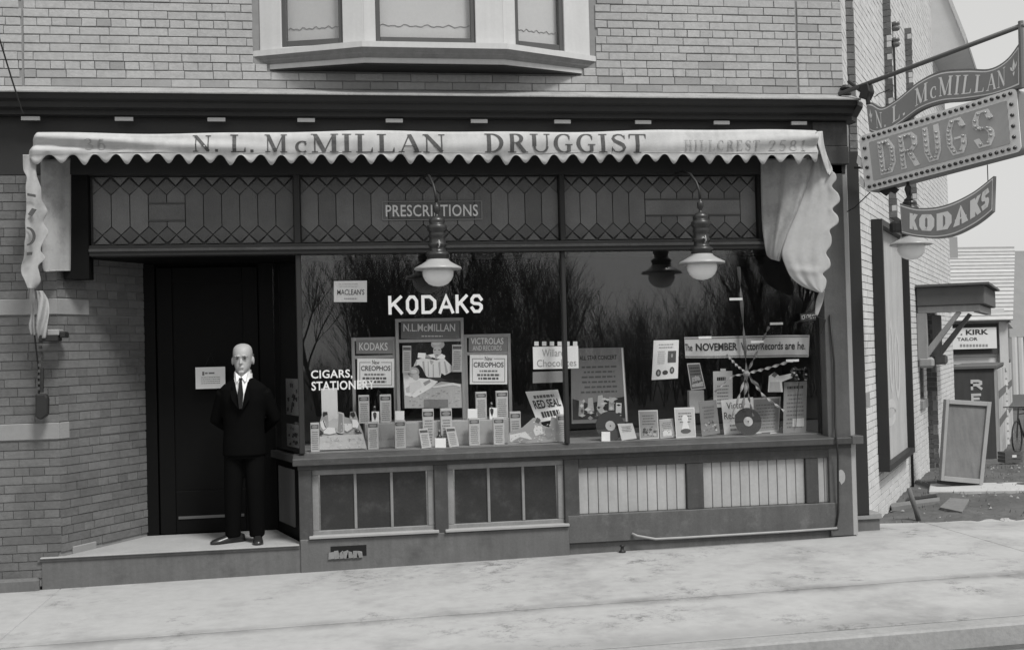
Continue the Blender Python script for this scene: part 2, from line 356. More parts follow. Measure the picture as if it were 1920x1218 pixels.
# ================================================================== ground, pavement, road
def slab_sheet(name, x0, x1, y0, y1, m, dz=0.0, nx=2, thick=0.0):
    mb = MB(); rows = []
    for j in range(2):
        yy = (y0, y1)[j]; rows.append([(lerp(x0, x1, i/nx), yy, ground_z(lerp(x0, x1, i/nx))+dz) for i in range(nx+1)])
    mb.grid(rows)
    o = mb.build(name, m); return tag(o, kind='structure')
m_earth = mat('bare_earth', .105, .95, .45, 1.6, .3, 1.0, 25, .1, stain=.6, stain_g=.05, stain_scale=3)
m_road = mat('dirt_road', .20, .95, .25, .6, .2, .6, 20, .1)
def walk_material():
    m = mat('concrete_pavement', .385, .92, .12, .7, .12, .5, 60, .2, stain=.45, stain_g=.24, stain_scale=1.5, world=True)
    t = m.node_tree; N = t.nodes; Lk = t.links; b = N['Principled BSDF']; src = b.inputs['Base Color'].links[0].from_socket
    ge = N.new('ShaderNodeNewGeometry'); sx = N.new('ShaderNodeSeparateXYZ'); Lk.new(ge.outputs['Position'], sx.inputs[0])
    def mt(op, a, b_, c=None, clamp=False):
        n = N.new('ShaderNodeMath'); n.operation = op; n.use_clamp = clamp
        for i, v in enumerate((a, b_, c)):
            if v is None: continue
            if isinstance(v, (int, float)): n.inputs[i].default_value = v
            else: Lk.new(v, n.inputs[i])
        return n.outputs[0]
    def noise(s_, d=5, ro=.65, sc=(1, 1, 1)):
        mp = N.new('ShaderNodeMapping'); mp.inputs['Scale'].default_value = sc; Lk.new(ge.outputs['Position'], mp.inputs[0])
        n = N.new('ShaderNodeTexNoise'); n.inputs['Scale'].default_value = s_; n.inputs['Detail'].default_value = d; n.inputs['Roughness'].default_value = ro; Lk.new(mp.outputs[0], n.inputs['Vector']); return n.outputs['Fac']
    y = mt('ADD', sx.outputs['Y'], mt('MULTIPLY_ADD', noise(2.2), .16, -.08))
    # grime trodden along the joint, along the kerb and against the shop front
    band = mt('SUBTRACT', 1.0, mt('DIVIDE', mt('ABSOLUTE', mt('ADD', y, 1.90), 0), .15), clamp=True)
    band = mt('MULTIPLY', band, mt('MULTIPLY_ADD', noise(1.6), 3.4, -.95, True))
    kerb = mt('MULTIPLY', mt('DIVIDE', mt('SUBTRACT', -2.62, y), .5, clamp=True), .55)
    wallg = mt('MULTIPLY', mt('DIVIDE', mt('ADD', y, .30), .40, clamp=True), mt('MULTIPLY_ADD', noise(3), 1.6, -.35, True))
    spots = mt('MULTIPLY', mt('MULTIPLY', mt('SUBTRACT', noise(7, 8, .85), .50, clamp=True), mt('MULTIPLY', mt('SUBTRACT', noise(1.1, 4, .6), .50, clamp=True), 10.0)), 5.5)
    blot = mt('MULTIPLY', mt('SUBTRACT', noise(.75, 4, .55), .50, clamp=True), 3.2)
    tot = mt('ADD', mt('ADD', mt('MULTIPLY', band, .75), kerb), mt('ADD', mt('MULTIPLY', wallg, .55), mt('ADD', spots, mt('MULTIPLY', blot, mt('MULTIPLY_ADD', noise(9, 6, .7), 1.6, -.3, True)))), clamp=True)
    vo = N.new('ShaderNodeTexVoronoi'); vo.feature = 'DISTANCE_TO_EDGE'; vo.inputs['Scale'].default_value = .42
    nw = N.new('ShaderNodeTexNoise'); nw.inputs['Scale'].default_value = 2.5; nw.inputs['Detail'].default_value = 5; Lk.new(ge.outputs['Position'], nw.inputs['Vector'])
    vm = N.new('ShaderNodeVectorMath'); vm.operation = 'ADD'; Lk.new(ge.outputs['Position'], vm.inputs[0]); Lk.new(nw.outputs['Color'], vm.inputs[1]); Lk.new(vm.outputs[0], vo.inputs['Vector'])
    crack = mt('MULTIPLY', mt('LESS_THAN', vo.outputs['Distance'], .0045), mt('MULTIPLY_ADD', noise(.8), 4.0, -1.7, True))
    tot = mt('MULTIPLY', tot, .80)
    mx = N.new('ShaderNodeMix'); mx.data_type = 'RGBA'; Lk.new(tot, mx.inputs[0]); Lk.new(src, mx.inputs[6]); mx.inputs[7].default_value = (.10, .10, .10, 1)
    Lk.new(mx.outputs[2], b.inputs['Base Color']); return m
m_joint = mat('pavement_joint', .36, .95, .3, 5, .3)
m_walk = walk_material()
g = MB()
xs = [-90, -40, -4.0, 0, 4, 9.0, 40, 120]; ys = [-120, -60, -3.35, 0.55, 2.5, 9, 30, 150]
g.grid([[(x, y, ground_z(x)-.13-(0 if y < 1 else .12 if y < 3 else .48)) for x in xs] for y in ys])
tag(g.build('ground', m_earth), kind='structure')
rd = MB(); rd.grid([[(x, y, ground_z(x)-.125) for x in (-90, -4.0, 9.0, 60)] for y in (-15, -3.30)])
tag(rd.build('road', m_road), kind='structure')
# pavement: slabs with recessed joints between them, a kerb in front
walk = thing('pavement', None, None, (0, -1.5, 0)); tag(walk, kind='structure')
base = MB(); base.grid([[(x, y, ground_z(x)-.022) for x in (-9, -4.0, 9.0, 14)] for y in (-3.05, .52)])
base.build('joint_bed', m_joint, walk)
MB().grid([[(x, y, ground_z(x)-.017) for x in (-9, -4.0, 9.0, 14)] for y in (-1.90, -1.85)]).build('joint_dirt', mat('joint_dirt', .07, .95, .5, 6, .4), walk)
random.seed(3)
rows_y_ = [(-3.0, -1.885), (-1.862, -.02)]
def wslab(xa, xb, ya, yb, yc=None, yd=None):
    """slab from ya (front) to yb (back, at xa) / yc (back, at xb)"""
    yc = yb if yc is None else yc; yd = ya if yd is None else yd
    mb = MB(); j = random.uniform(-.004, .004)
    za, zb = ground_z(xa)+j, ground_z(xb)+j
    t = .08
    mb.hexa([(xa,ya,za-t),(xb,yd,zb-t),(xb,yc,zb-t),(xa,yb,za-t),(xa,ya,za),(xb,yd,zb),(xb,yc,zb),(xa,yb,za)])
    return mb.build('slab', m_walk, walk, bevel=.006)
xj = [-8.0, -2.28, 5.55, 13.0]
for i in range(len(xj)-1):
    wslab(xj[i], xj[i+1]-.003, -3.0, -1.893)
for i in range(len(xj)-1):
    xa, xb = xj[i], xj[i+1]-.003
    if xb < 4.6: wslab(xa, xb, -1.862, 0.0)
    elif xa < 4.6:
        wslab(xa, 4.62, -1.862, 0.0); wslab(4.6205, xb, -1.862, .70, .46)
    else:
        f = lambda x: .64-.27*(x-4.9)
        wslab(xa, xb, -1.862, f(xa), f(xb))
kb = MB()
for xa, xb in ((-9, -4.0), (-4.0, 9.0), (9.0, 14)):
    za, zb = ground_z(xa), ground_z(xb)
    kb.hexa([(xa,-3.19,za-.2),(xb,-3.19,zb-.2),(xb,-3.008,zb-.2),(xa,-3.008,za-.2),(xa,-3.17,za-.004),(xb,-3.17,zb-.004),(xb,-3.008,zb-.004),(xa,-3.008,za-.004)])
tag(kb.build('kerb', mat('kerb_stone', .30, .9, .35, 2, .2, .6, 40, stain=.6, stain_g=.15, stain_scale=2), bevel=.012), kind='structure')

# ================================================================== the drugstore building
shop = thing('brick_drugstore', 'buff brick corner drugstore with dark storefront, bay window and pale side wall', 'building', (1.0, 1.0, 0))
BL, BH, JT = .2365, .0715, .008        # brick length, course height, joint
def bond(k, length, seed=0):
    """brick intervals of course k (every fifth course headers)"""
    out = []; rnd = random.Random(k*131+seed)
    JV = .0045
    if k % 5 == 2: L = BL/2; x = -L*rnd.uniform(.1, .9)
    else: L = BL; x = -L*((k % 2)*.5+rnd.uniform(-.12, .12))-.02
    while x < length:
        l = L*rnd.uniform(.985, 1.015); a, b = max(0, x), min(length, x+l)
        if b-a > .02: out.append((a, b-JV if x+l < length else b))
        x += l
    return out
def cut(iv, holes, za, zb):
    """take the openings out of one brick"""
    res = [iv]
    for (a, b, c, d) in holes:
        if zb <= c+.005 or za >= d-.005: continue
        nr = []
        for (p, q) in res:
            if q <= a or p >= b: nr.append((p, q)); continue
            if p < a-.025: nr.append((p, a))
            if q > b+.025: nr.append((b, q))
        res = nr
    return res
def brick_field(mb, o, dv, nrm, length, z0, z1, holes=(), seed=0, depth=.05, jit=.002):
    o, dv, nrm = Vector(o), Vector(dv), Vector(nrm); rnd = random.Random(seed)
    n = int(round((z1-z0)/BH)); h = (z1-z0)/max(1, n)
    for k in range(n):
        za, zb = z0+k*h, z0+(k+1)*h-JT
        for iv in bond(k, length, seed):
            for (p, q) in cut(iv, holes, za, zb):
                e = rnd.uniform(-jit, jit)
                mb.obox(o+dv*p+nrm*e+Vector((0,0,za+rnd.uniform(-.001,.001))), dv*(q-p), -nrm*depth, Vector((0,0,zb-za)))
# ---- upper wall, brick by brick
ZB = 4.092
wall = MB().box(-3.4, -.60, .011, .3, 3.9, 5.6).box(2.26, 4.63, .011, .3, 3.9, 5.6).box(-.60, 2.26, .0115, .3, 3.9, 4.36).build('upper_wall', m_mortar, shop)
_bm = {}
def brick_mesh(l, var, m=None):
    m = m or m_brick; key = (round(l, 3), var, m.name)
    if key in _bm: return _bm[key]
    rnd = random.Random(int(l*1000)*7+var); h = BH-JT; mb = MB(); j = lambda: rnd.uniform(-.0018, .0018)
    c = .003
    pts = []
    for yy, ins in ((0, c), (c, 0), (.05, 0)):
        pts.append([(-l/2+ins+j(), yy, ins+j()), (l/2-ins+j(), yy, ins+j()), (l/2-ins+j(), yy, h-ins+j()), (-l/2+ins+j(), yy, h-ins+j())])
    vs_ = [p for r_ in pts for p in r_]
    fs = [(0, 1, 2, 3)]+[(i+4*r_, i+4*(r_+1), (i+1) % 4+4*(r_+1), (i+1) % 4+4*r_) for r_ in range(2) for i in range(4)]
    mb.add(vs_, fs); _bm[key] = mb.mesh('brick', m); return _bm[key]
rnd = random.Random(11)
nb = 0
BAYHOLE = [(-.545, 2.205, ZB+2*BH+.004, 9), (-.66, 2.32, ZB+4*BH-.02, 9), (-.60, 2.26, ZB+5*BH-.02, 9)]
for (sa, sb) in ((-2.86, -2.515), (-2.497, 4.192), (4.212, 4.64)):
    for k in range(12):
        za = ZB+k*BH
        for iv in bond(k, sb-sa, 5):
            for (p, q) in cut((iv[0]+sa, iv[1]+sa), BAYHOLE, za, za+BH):
                l = round((q-p)*200)/200
                o = bpy.data.objects.new('brick', brick_mesh(l, rnd.randint(0, 2), m_brickd if rnd.random() < (.75, .4, .15)[min(k, 2)]*(1 if k < 2 else .35) else m_brick)); C.objects.link(o); o.parent = wall
                o.location = ((p+q)/2, rnd.uniform(-.0025, .0015), za+rnd.uniform(-.001, .001)); o.rotation_euler = (rnd.uniform(-.01,.01), rnd.uniform(-.004,.004), rnd.uniform(-.008,.008)); nb += 1
# ---- everything else in brick: pier, splayed reveal, side wall
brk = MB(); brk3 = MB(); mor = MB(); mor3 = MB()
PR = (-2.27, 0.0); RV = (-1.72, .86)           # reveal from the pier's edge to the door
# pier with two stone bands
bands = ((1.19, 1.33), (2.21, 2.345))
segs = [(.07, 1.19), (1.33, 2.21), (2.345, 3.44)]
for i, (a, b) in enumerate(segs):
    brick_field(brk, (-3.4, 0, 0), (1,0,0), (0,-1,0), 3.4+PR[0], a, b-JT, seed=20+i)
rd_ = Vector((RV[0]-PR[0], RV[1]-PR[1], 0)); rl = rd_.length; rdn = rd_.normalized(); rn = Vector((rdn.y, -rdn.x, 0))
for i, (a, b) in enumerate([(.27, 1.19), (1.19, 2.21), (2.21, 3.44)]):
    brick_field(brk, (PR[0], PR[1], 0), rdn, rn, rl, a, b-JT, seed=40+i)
mor.box(-3.4, PR[0]-.004, .011, .4, .0, 3.5)
_q = [Vector((PR[0], PR[1], 0))-rn*.011, Vector((RV[0], RV[1], 0))-rn*.011]
MB().prism([_q[0], _q[1], _q[1]-rn*.12, _q[0]-rn*.12], (0, 0, 3.5)).build('reveal_core', m_mortar, shop)
for (a, b), xe in zip(bands, (PR[0]+.004, PR[0]+.004)):
    MB().box(-3.4, xe, -.012, .06, a, b-.004).build('stone_band', m_stone, shop, bevel=.006)
# return of the stone bands on the reveal
for (a, b), l in zip(bands, (.10, .34)):
    MB().obox(Vector((PR[0], PR[1], a))+rn*.006+rdn*.006, rdn*l, -rn*.05, (0, 0, b-a-.004)).build('stone_band', m_stone, shop, bevel=.005)
MB().obox(Vector((PR[0], PR[1], .225))+rn*.01+rdn*.12, rdn*.26, -rn*.05, (0, 0, .07)).build('base_stone', m_stone, shop, bevel=.006)
# rough base of the pier
pb = MB(); pb.box(-3.4, -2.44, -.05, .02, -.2, .075)
pb.build('pier_base', m_conc, shop, bevel=.02)
# ---- side wall
Q0 = Vector((4.98, .44, 0)); SD = Vector((.574, .819, 0)); SN = Vector((.819, -.574, 0))
def st(px, py): return (PL(px, py, Q0, SD)-Q0).dot(SD)
SL = 9.6; SH = 8.6
doorh = (5.35, 6.7, -.5, 2.25); winh = (4.50, 5.0, 1.02, 2.05)
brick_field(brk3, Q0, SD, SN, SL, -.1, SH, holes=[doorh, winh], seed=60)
mo = lambda p, q, za, zb, off=.011, dep=.06: mor3.obox(Q0+SD*p-SN*(off+dep)+Vector((0,0,za)), SD*(q-p), SN*dep, (0,0,zb-za))
mo(0, winh[0], -.2, SH); mo(winh[0], winh[1], -.2, winh[2]); mo(winh[0], winh[1], winh[3], SH)
mo(winh[1], doorh[0], -.2, SH); mo(doorh[0], doorh[1], doorh[3], SH); mo(doorh[1], SL, -.2, SH)
# first short stretch beside the corner post, set back, and the pier's face towards the street
c0 = Vector((4.64, .0, 0)); c1 = Vector((4.90, .44, 0)); cd_ = (c1-c0).normalized(); cn = Vector((cd_.y, -cd_.x, 0))
brick_field(brk3, c0+cn*-.002, cd_, cn, (c1-c0).length, ZB, SH, seed=61)
mor3.obox(c0-cn*.07+Vector((0,0,-.1)), c1-c0, cn*.058, (0,0,SH+.1))
brick_field(brk, c1, (1,0,0), (0,-1,0), .08, .25, SH, seed=62)  # street face in the dark brick, its shade put into the colour
MB().box(c1.x-.02, c1.x+.074, .451, .5, -.1, SH).build('pier_core', m_mortar, shop)
# far end of the side wall, and corbelled piers on the upper storey
e0 = Q0+SD*SL
mor3.obox(e0-SN*.9+Vector((0,0,-.2))-SD*.02, SN*.895, SD*.04, (0,0,SH))
for (ta, tb, zlo) in ((st(1656, 60), st(1656, 60)+.75, 3.2), (st(1697, 100), st(1697, 100)+.9, 3.2)):
    zt = SH if ta < 3 else PL(1700, 62, Q0+SD*ta, SD).z
    oo = Q0+SD*ta+SN*.085
    brick_field(brk, oo, SN*-1, SD*-1, .085, zlo, zt, seed=70)  # near face of each pier, shade painted in with the dark brick
    brick_field(brk3, oo, SD, SN, tb-ta, zlo, zt, seed=71)
    mor3.obox(Q0+SD*(ta+.008)+Vector((0,0,zlo)), SD*(tb-ta-.016), SN*.076, (0,0,zt-zlo))
# door recess: jamb, frame and door; window jamb
jx = Q0+SD*doorh[1]
brick_field(brk, jx, -SN, -SD, .30, -.1, doorh[3], seed=75)  # far jamb, painted darker to give it shade
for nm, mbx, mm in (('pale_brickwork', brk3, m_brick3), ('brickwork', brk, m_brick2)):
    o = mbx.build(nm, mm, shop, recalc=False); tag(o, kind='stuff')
mor.build('wall_core', m_mortar, shop); mor3.build('side_wall_core', m_mortar2, shop)
dr = MB().obox(Q0+SD*doorh[0]-SN*.30, SD*(doorh[1]-doorh[0]), SN*.05, (0,0,doorh[3])).build('side_door', m_dark, shop)
fr = MB()
for p in (doorh[1]-.10, doorh[0]+.02): fr.obox(Q0+SD*p-SN*.245, SD*.08, SN*.10, (0,0,doorh[3]-.01))
fr.build('door_frame', m_white, dr)
sw = MB().obox(Q0+SD*winh[0]-SN*.14+Vector((0,0,winh[2])), SD*(winh[1]-winh[0]), SN*.02, (0,0,winh[3]-winh[2])).build('side_window', m_dark, shop)
MB().obox(Q0+SD*(winh[0]-.05)-SN*.12+Vector((0,0,winh[2]-.12)), SD*(winh[1]-winh[0]+.1), SN*.16, (0,0,.115)).build('sill', m_stone, sw, bevel=.006)
MB().obox(Q0+SD*-.0+SN*-.03+Vector((0,0,1.19)), SD*.22, SN*.036, (0,0,.14)).build('stone_band', m_stone, shop, bevel=.004)
MB().box(4.66, 4.985, .20, .437, .16, .215).build('ledge_stone', m_stone, shop, bevel=.006)
MB().box(4.64, 4.97, .22, .437, -.1, .16).build('foundation', m_conc, shop)
# roof overhang of the rear gable
rt = Q0+SD*7.6
tip = PL(1812, 80, rt, SN); q1 = PL(1757, 122, rt, SN); up_ = PL(1772, -20, rt, SN); q2 = PL(1716, 0, rt, SN)
rf = MB(); a_, b_, c_ = [Vector(v) for v in (tip, up_, q1)]
sl = (b_-a_); rf.obox(a_, sl*2.4, SD*2.6, Vector((0,0,.10)))
rf.build('roof', mat('roof_shingle', .22, .9, .2, 9, .1), shop)
sf = MB(); sf.prism([a_-Vector((0,0,.02)), a_+sl*1.6-Vector((0,0,.02)), Vector((q1.x, q1.y, (a_+sl*1.6).z-.02))-SN*.6, c_-SN*.6], SD*2.4)
sf.build('eaves', mat('eaves_paint', .60, .7, .1, 5, .1), shop)
MB().obox(a_-SD*.04-Vector((0,0,.05)), sl*2.4, SD*.035, Vector((0,0,.16))).build('rake_board', m_white, shop)
# ---- cornice, flashing, frieze
XL, XR = -3.4, 4.66
co = MB()
prof = [(.06, 3.835), (-.10, 3.835), (-.10, 3.872), (-.16, 3.885), (-.165, 3.93), (-.21, 3.945), (-.225, 3.985), (.06, 3.985)]
co.prism([(XL, y, z) for y, z in prof], (XR-XL, 0, 0))
cor = co.build('cornice', m_dark, shop)
MB().prism([(XL, -.24, 3.9885), (XL, -.24, 3.998), (XL, .0, 4.088), (XL, .0, 3.9885)], (XR-XL+.03, 0, 0)).build('flashing', m_flash, shop)
MB().prism([(XR+.002, .06, 3.835), (XR+.002, -.10, 3.835), (XR+.002, -.10, 3.872), (XR+.002, -.225, 3.945), (XR+.002, -.225, 3.985), (XR+.002, .06, 3.985)], (.10, .10, 0)).build('cornice_end', m_dark, shop)
m_dent = mat('dentil_paint', .36, .7, .15, 9, .1)
for px in (-117, 58, 233, 406, 574, 739, 898, 1054, 1205, 1352, 1497):
    x = PX(px, 222, -.10); MB().box(x-.072, x+.072, -.118, -.099, 3.785, 3.815).build('dentil', m_dent, cor)
MB().box(XL, 4.63, -.005, .25, 3.36, 3.833).build('frieze', m_dark, shop)
MB().box(4.32, 4.655, -.02, .20, 3.612, 3.832).build('corner_block', m_green, shop, bevel=.004)
MB().box(4.31, 4.662, -.028, .21, 3.443, 3.61).build('corner_block_base', m_green, shop, bevel=.008)
# ---- corner post and pilaster strip of the storefront
MB().box(4.385, 4.60, -.005, .20, .06, 3.44).build('corner_post', m_post, shop, bevel=.004)
MB().box(4.602, 4.645, .0, .20, .06, 3.44).build('post_edge', mat('post_edge_paint', .34, .6, .12, 6, .1), shop, bevel=.003)
MB().box(4.648, 4.86, .20, .43, .2, 3.6).build('corner_recess', m_dark, shop)
# ---- transom: bar, mullions, panes
GY = .10
m1, m2 = -.322, 1.985
MB().box(-2.02, 4.384, .02, .16, 2.685, 2.775).build('transom_bar', m_dark, shop, bevel=.006)
MB().box(-2.02, 4.384, .004, .019, 2.72, 2.745).build('bar_moulding', m_green, shop, bevel=.004)
for x, w in ((m1, .055), (m2, .045)):
    MB().box(x-w/2, x+w/2, .03, .15, 2.776, 3.37).build('transom_mullion', m_dark, shop, bevel=.005)
MB().box(-2.22, -2.02, .02, .2, 2.5, 3.37).build('transom_jamb', m_doorp, shop)
# wooden door-head strip at left and the ceiling of the entry
MB().box(-2.1, m1, .17, .9, 2.685, 2.72).build('entry_ceiling', m_doorp, shop)
tw = MB().box(-2.02, 4.384, .125, .14, 2.776, 3.37).build('transom_window', m_came, shop)
def tpane(pts, m, parent=tw, y=GY, d=.012):
    return MB().prism([(x, y, z) for x, z in pts], (0, d, 0)).build('pane', m, parent)
def inset(pts, k):
    cx = sum(p[0] for p in pts)/len(pts); cz = sum(p[1] for p in pts)/len(pts)
    return [(x+(k if x < cx-1e-4 else -k if x > cx+1e-4 else 0), z+(k if z < cz-1e-4 else -k if z > cz+1e-4 else 0)) for x, z in pts]
def section(xa, xb, n, plaques):
    p = (xb-xa)/n; k = .0036
    plaques = [(xa+round((q[0]-xa)/p)*p, xa+round((q[1]-xa)/p)*p, q[2], q[3]) for q in plaques]
    za, zb, zc, zd = 2.868, 2.935, 3.205, 3.275      # apex, shoulder, shoulder, apex
    for i in range(n):
        x0, x1 = xa+i*p, xa+(i+1)*p; xm = (x0+x1)/2
        inside = [q for q in plaques if x1 > q[0]+.02 and x0 < q[1]-.02]
        jy = random.uniform(-.001, .001)
        if not inside:
            tpane(inset([(xm, za), (x1, zb), (x1, zc), (xm, zd), (x0, zc), (x0, zb)], k), m_lead, y=GY+jy)
        else:
            q = inside[0]
            tpane(inset([(x0, q[3]), (x1, q[3]), (x1, zc), (xm, zd), (x0, zc)], k), m_lead)
            tpane(inset([(xm, za), (x1, zb), (x1, q[2]), (x0, q[2]), (x0, zb)], k), m_lead)
    for i in range(n+1):
        x = xa+i*p; l, r_ = max(xa, x-p/2), min(xb, x+p/2)
        for (z0, z1, z2) in ((2.80, za, zb), (zc, zd, 3.342)):
            pts = [(x, z0)] + ([(r_, z1)] if r_ > x else []) + [(x, z2)] + ([(l, z1)] if l < x else [])
            tpane(inset(pts, k), m_diam)
    for i in range(n):
        xm = xa+(i+.5)*p
        tpane(inset([(xm-p/2+.012, 2.788), (xm+p/2-.012, 2.788), (xm, za-.006)], k), m_lead)
        tpane(inset([(xm-p/2+.012, 3.356), (xm, zd+.006), (xm+p/2-.012, 3.356)], k), m_lead)
    for q in plaques:
        tpane([(q[0]+.004, q[2]+.004), (q[1]-.004, q[2]+.004), (q[1]-.004, q[3]-.004), (q[0]+.004, q[3]-.004)], m_lead, y=GY-.002)
        for z in (q[2], q[3]): MB().box(q[0], q[1], GY-.012, GY-.003, z-.006, z+.006).build('came', m_came, tw)
section(-2.0, m1-.03, 11, [(PX(288,395,GY), PX(352,395,GY), 2.985, 3.13)])
section(m1+.03, m2-.025, 15, [(PX(716,395,GY), PX(904,395,GY), 2.985, 3.14)])
section(m2+.025, 3.80, 12, [(PX(1208,392,GY), PX(1376,392,GY), 3.0, 3.145)])
MB().box(3.81, 4.384, .05, .12, 2.776, 3.37).build('transom_blank', m_dark, shop)
m_letter = mat('white_glass_letters', .70, .35, .03, 5, .02, spec=.5)
for (x0_, x1_, z0_, z1_) in ((716,904,411,413),(716,904,377,379),(716,718,379,411),(902,904,379,411)): MB().box(PX(x0_,395,GY), PX(x1_,395,GY), GY-.014, GY-.0125, PZ(810,z1_,GY), PZ(810,z0_,GY)).build('plaque_border', mat('plaque_border', .22), tw)
pl = MB(); sans(pl, 'PRESCRIPTIONS', PX(723,395,GY), PX(896,395,GY), PZ(810,406,GY), PZ(810,384,GY), lambda x, z: Vector((x, GY-.008, z)), .012, 1.06)
pl.build('lettering', m_letter, tw)
# ---- display windows
ZS, ZT = .985, 2.685
MB().box(m1-.022, m1+.022, .05, .15, ZS, ZT).build('window_mullion', m_dark, shop, bevel=.006)
MB().box(m2-.018, m2+.018, .06, .14, ZS, ZT).build('window_mullion', m_dark, shop, bevel=.005)
dw1 = MB().box(m1+.022, m2-.018, GY, GY+.006, ZS, ZT).build('display_window', m_pglass, shop)
dw2 = MB().box(m2+.018, 4.384, GY, GY+.006, ZS, ZT).build('display_window', m_pglass, shop)
# splayed return towards the door
RA = Vector((m1-.015, .12, 0)); RB = Vector((m1-.26, .84, 0)); rr = RB-RA; rrn = Vector((-rr.y, rr.x, 0)).normalized()
dw3 = MB().obox(RA+Vector((0,0,ZS)), rr, -rrn*.006, (0,0,ZT-ZS)).build('return_window', m_pglass, shop)
MB().obox(RA+Vector((0,0,.2))-rrn*.01, rr, -rrn*.05, (0,0,ZS-.2)).build('return_bulkhead', m_doorp, shop)
MB().obox(RA+rr*.28+Vector((0,0,.33))+rrn*.004, rr*.62, -rrn*.012, (0,0,.50)).build('return_panel', mat('return_panel_paint', .12, .6, .2, 5, .1, streak=.2), shop)
MB().obox(RA+Vector((0,0,.905))+rrn*.05, rr, -rrn*.10, (0,0,.06)).build('return_sill', m_green, shop)
# lettering on the glass
kd = MB(); kx = [728, 764, 799, 827, 858, 884, 905]
bounds = [(728,755),(761,784),(790,818),(822,851),(854,878),(882,905)]
for ch, (a, b) in zip('KODAKS', bounds):
    pa = lambda px: PX(px, 570, GY)
    block_letter(kd, ch, pa(a), pa(b), PZ(816, 588, GY), PZ(816, 553, GY), .027, lambda x, z: Vector((x, GY-.004, z)), (0, -.006, 0))
kd.build('lettering', m_letter, dw1)
ci = MB(); sans(ci, 'CIGARS,', PX(583,700,GY), PX(661,700,GY), PZ(620,711,GY), PZ(620,693,GY), lambda x, z: Vector((x, GY-.003, z)), .02, 1.05)
ci.build('lettering', m_letter, dw1); ci = MB(); sans(ci, 'STATIONERY', PX(584,720,GY), PX(703,720,GY), PZ(620,731,GY), PZ(620,714,GY), lambda x, z: Vector((x, GY-.003, z)), .02, 1.05)
ci.build('lettering', m_letter, dw1)
# ---- window box behind the glass
m_deck = mat('display_deck', .20, .7, .2, 5, .1)
MB().box(m1-.02, 4.37, .115, .98, .93, ZS).build('display_deck', m_deck, shop)
MB().box(m1-.30, 4.40, .98, 1.02, .93, 2.75).build('window_back', m_black, shop)
MB().box(m1-.30, 4.40, .115, .98, 2.70, 2.74).build('window_ceiling', m_black, shop)
MB().box(4.375, 4.384, .115, .98, .93, 2.75).build('window_side', m_black, shop)
# ---- sill
si = MB(); si.prism([(-.40, -.075, .895), (-.40, -.075, .955), (-.40, .16, .984), (-.40, .16, .895)], (5.085, 0, 0))
si.build('window_sill', m_green, shop, bevel=.006)
MB().box(4.58, 4.688, -.082, .12, .893, .967).build('sill_end', m_post, shop, bevel=.004)
MB().box(-.36, 4.6, -.012, .1, .855, .893).build('sill_apron', m_green, shop)
# ---- bulkhead below: rendered base and two basement windows at left, boarded panels at right
MB().box(-.355, 1.96, -.02, .12, -.2, .275).build('rendered_plinth', m_conc, shop, bevel=.01)
for (xa, xb) in ((-.355, -.245), (.79, .905), (1.93, 2.06)):
    MB().box(xa, xb, -.012, .12, .27, .856).build('bulkhead_post', m_green, shop, bevel=.005)
for (xa, xb) in ((-.245, .79), (.905, 1.93)):
    w = MB(); w.box(xa, xb, .02, .07, .805, .853); w.box(xa, xb, .02, .07, .285, .335); w.box(xa, xa+.055, .02, .07, .336, .804); w.box(xb-.055, xb, .02, .07, .336, .804)
    bwn = w.build('basement_window', m_sash, shop, bevel=.004)
    n = 3; p = (xb-xa-.11)/n
    for i in range(1, n): MB().box(xa+.055+i*p-.012, xa+.055+i*p+.012, .028, .06, .336, .804).build('muntin', m_sash, bwn, bevel=.003)
    for i in range(n):
        MB().box(xa+.055+i*p+.012, xa+.055+(i+1)*p-.012, .045+.002*i, .05+.002*i, .336, .804).build('pane', m_bglass, bwn)
    MB().box(xa-.03, xb+.03, -.045, .075, .276, .300).build('sill', mat('stone_sill', .33, .85, .15, 8, .1), bwn, bevel=.004)
# broken air vent in the plinth
m_rub = mat('rubble', .22, .95, .3, 20, .2, .6, 40)
MB().box(-.10, .20, -.0225, -.0205, .115, .205).build('vent_hole', m_black, shop)
rb = MB()
for i in range(7):
    x = -.12+.04*i+random.uniform(-.01,.01); rb.hexa([(x+random.uniform(-.01,.01)+dx, -.035+dy, .10+dz) for dx, dy, dz in ((0,0,0),(.045,0,.004),(.045,.015,0),(0,.015,0),(0,0,.05+.02*random.random()),(.04,0,.045+.03*random.random()),(.04,.012,.05),(0,.012,.05))])
rb.build('broken_mortar', m_rub, shop)
MB().box(2.06, 4.40, .0, .12, .775, .856).build('bulkhead_rail', m_green, shop, bevel=.004)
MB().box(1.95, 4.46, -.015, .12, .12, .365).build('bulkhead_base', mat('base_board', .095, .7, .3, 4, .2, .3, 40, stain=.55, stain_g=.21, stain_scale=4.5, streak=.2), shop, bevel=.006)
MB().box(1.95, 4.60, .02, .10, -.2, .12).build('footing', m_conc, shop, bevel=.01)
for (xa, xb, n) in ((2.06, 3.045, 11), (3.20, 4.165, 11), (4.285, 4.42, 2)):
    p = (xb-xa)/n
    for i in range(n):
        MB().box(xa+i*p+.0025, xa+(i+1)*p-.0025, .035+random.uniform(-.001,.001), .06, .366, .774).build('board', m_board, shop, bevel=.004)
MB().box(2.0, 4.5, .062, .08, .3, .85).build('board_backing', m_black, shop)
for (xa, xb) in ((3.045, 3.20), (4.165, 4.285)):
    MB().box(xa, xb, .004, .12, .366, .774).build('bulkhead_stile', m_green, shop, bevel=.005)
pr = MB().tube([(2.52, -.03, .185), (2.56, -.05, .165), (2.72, -.075, .133), (2.95, -.08, .133), (4.0, -.075, .138), (4.42, -.05, .14)], .011, 8)
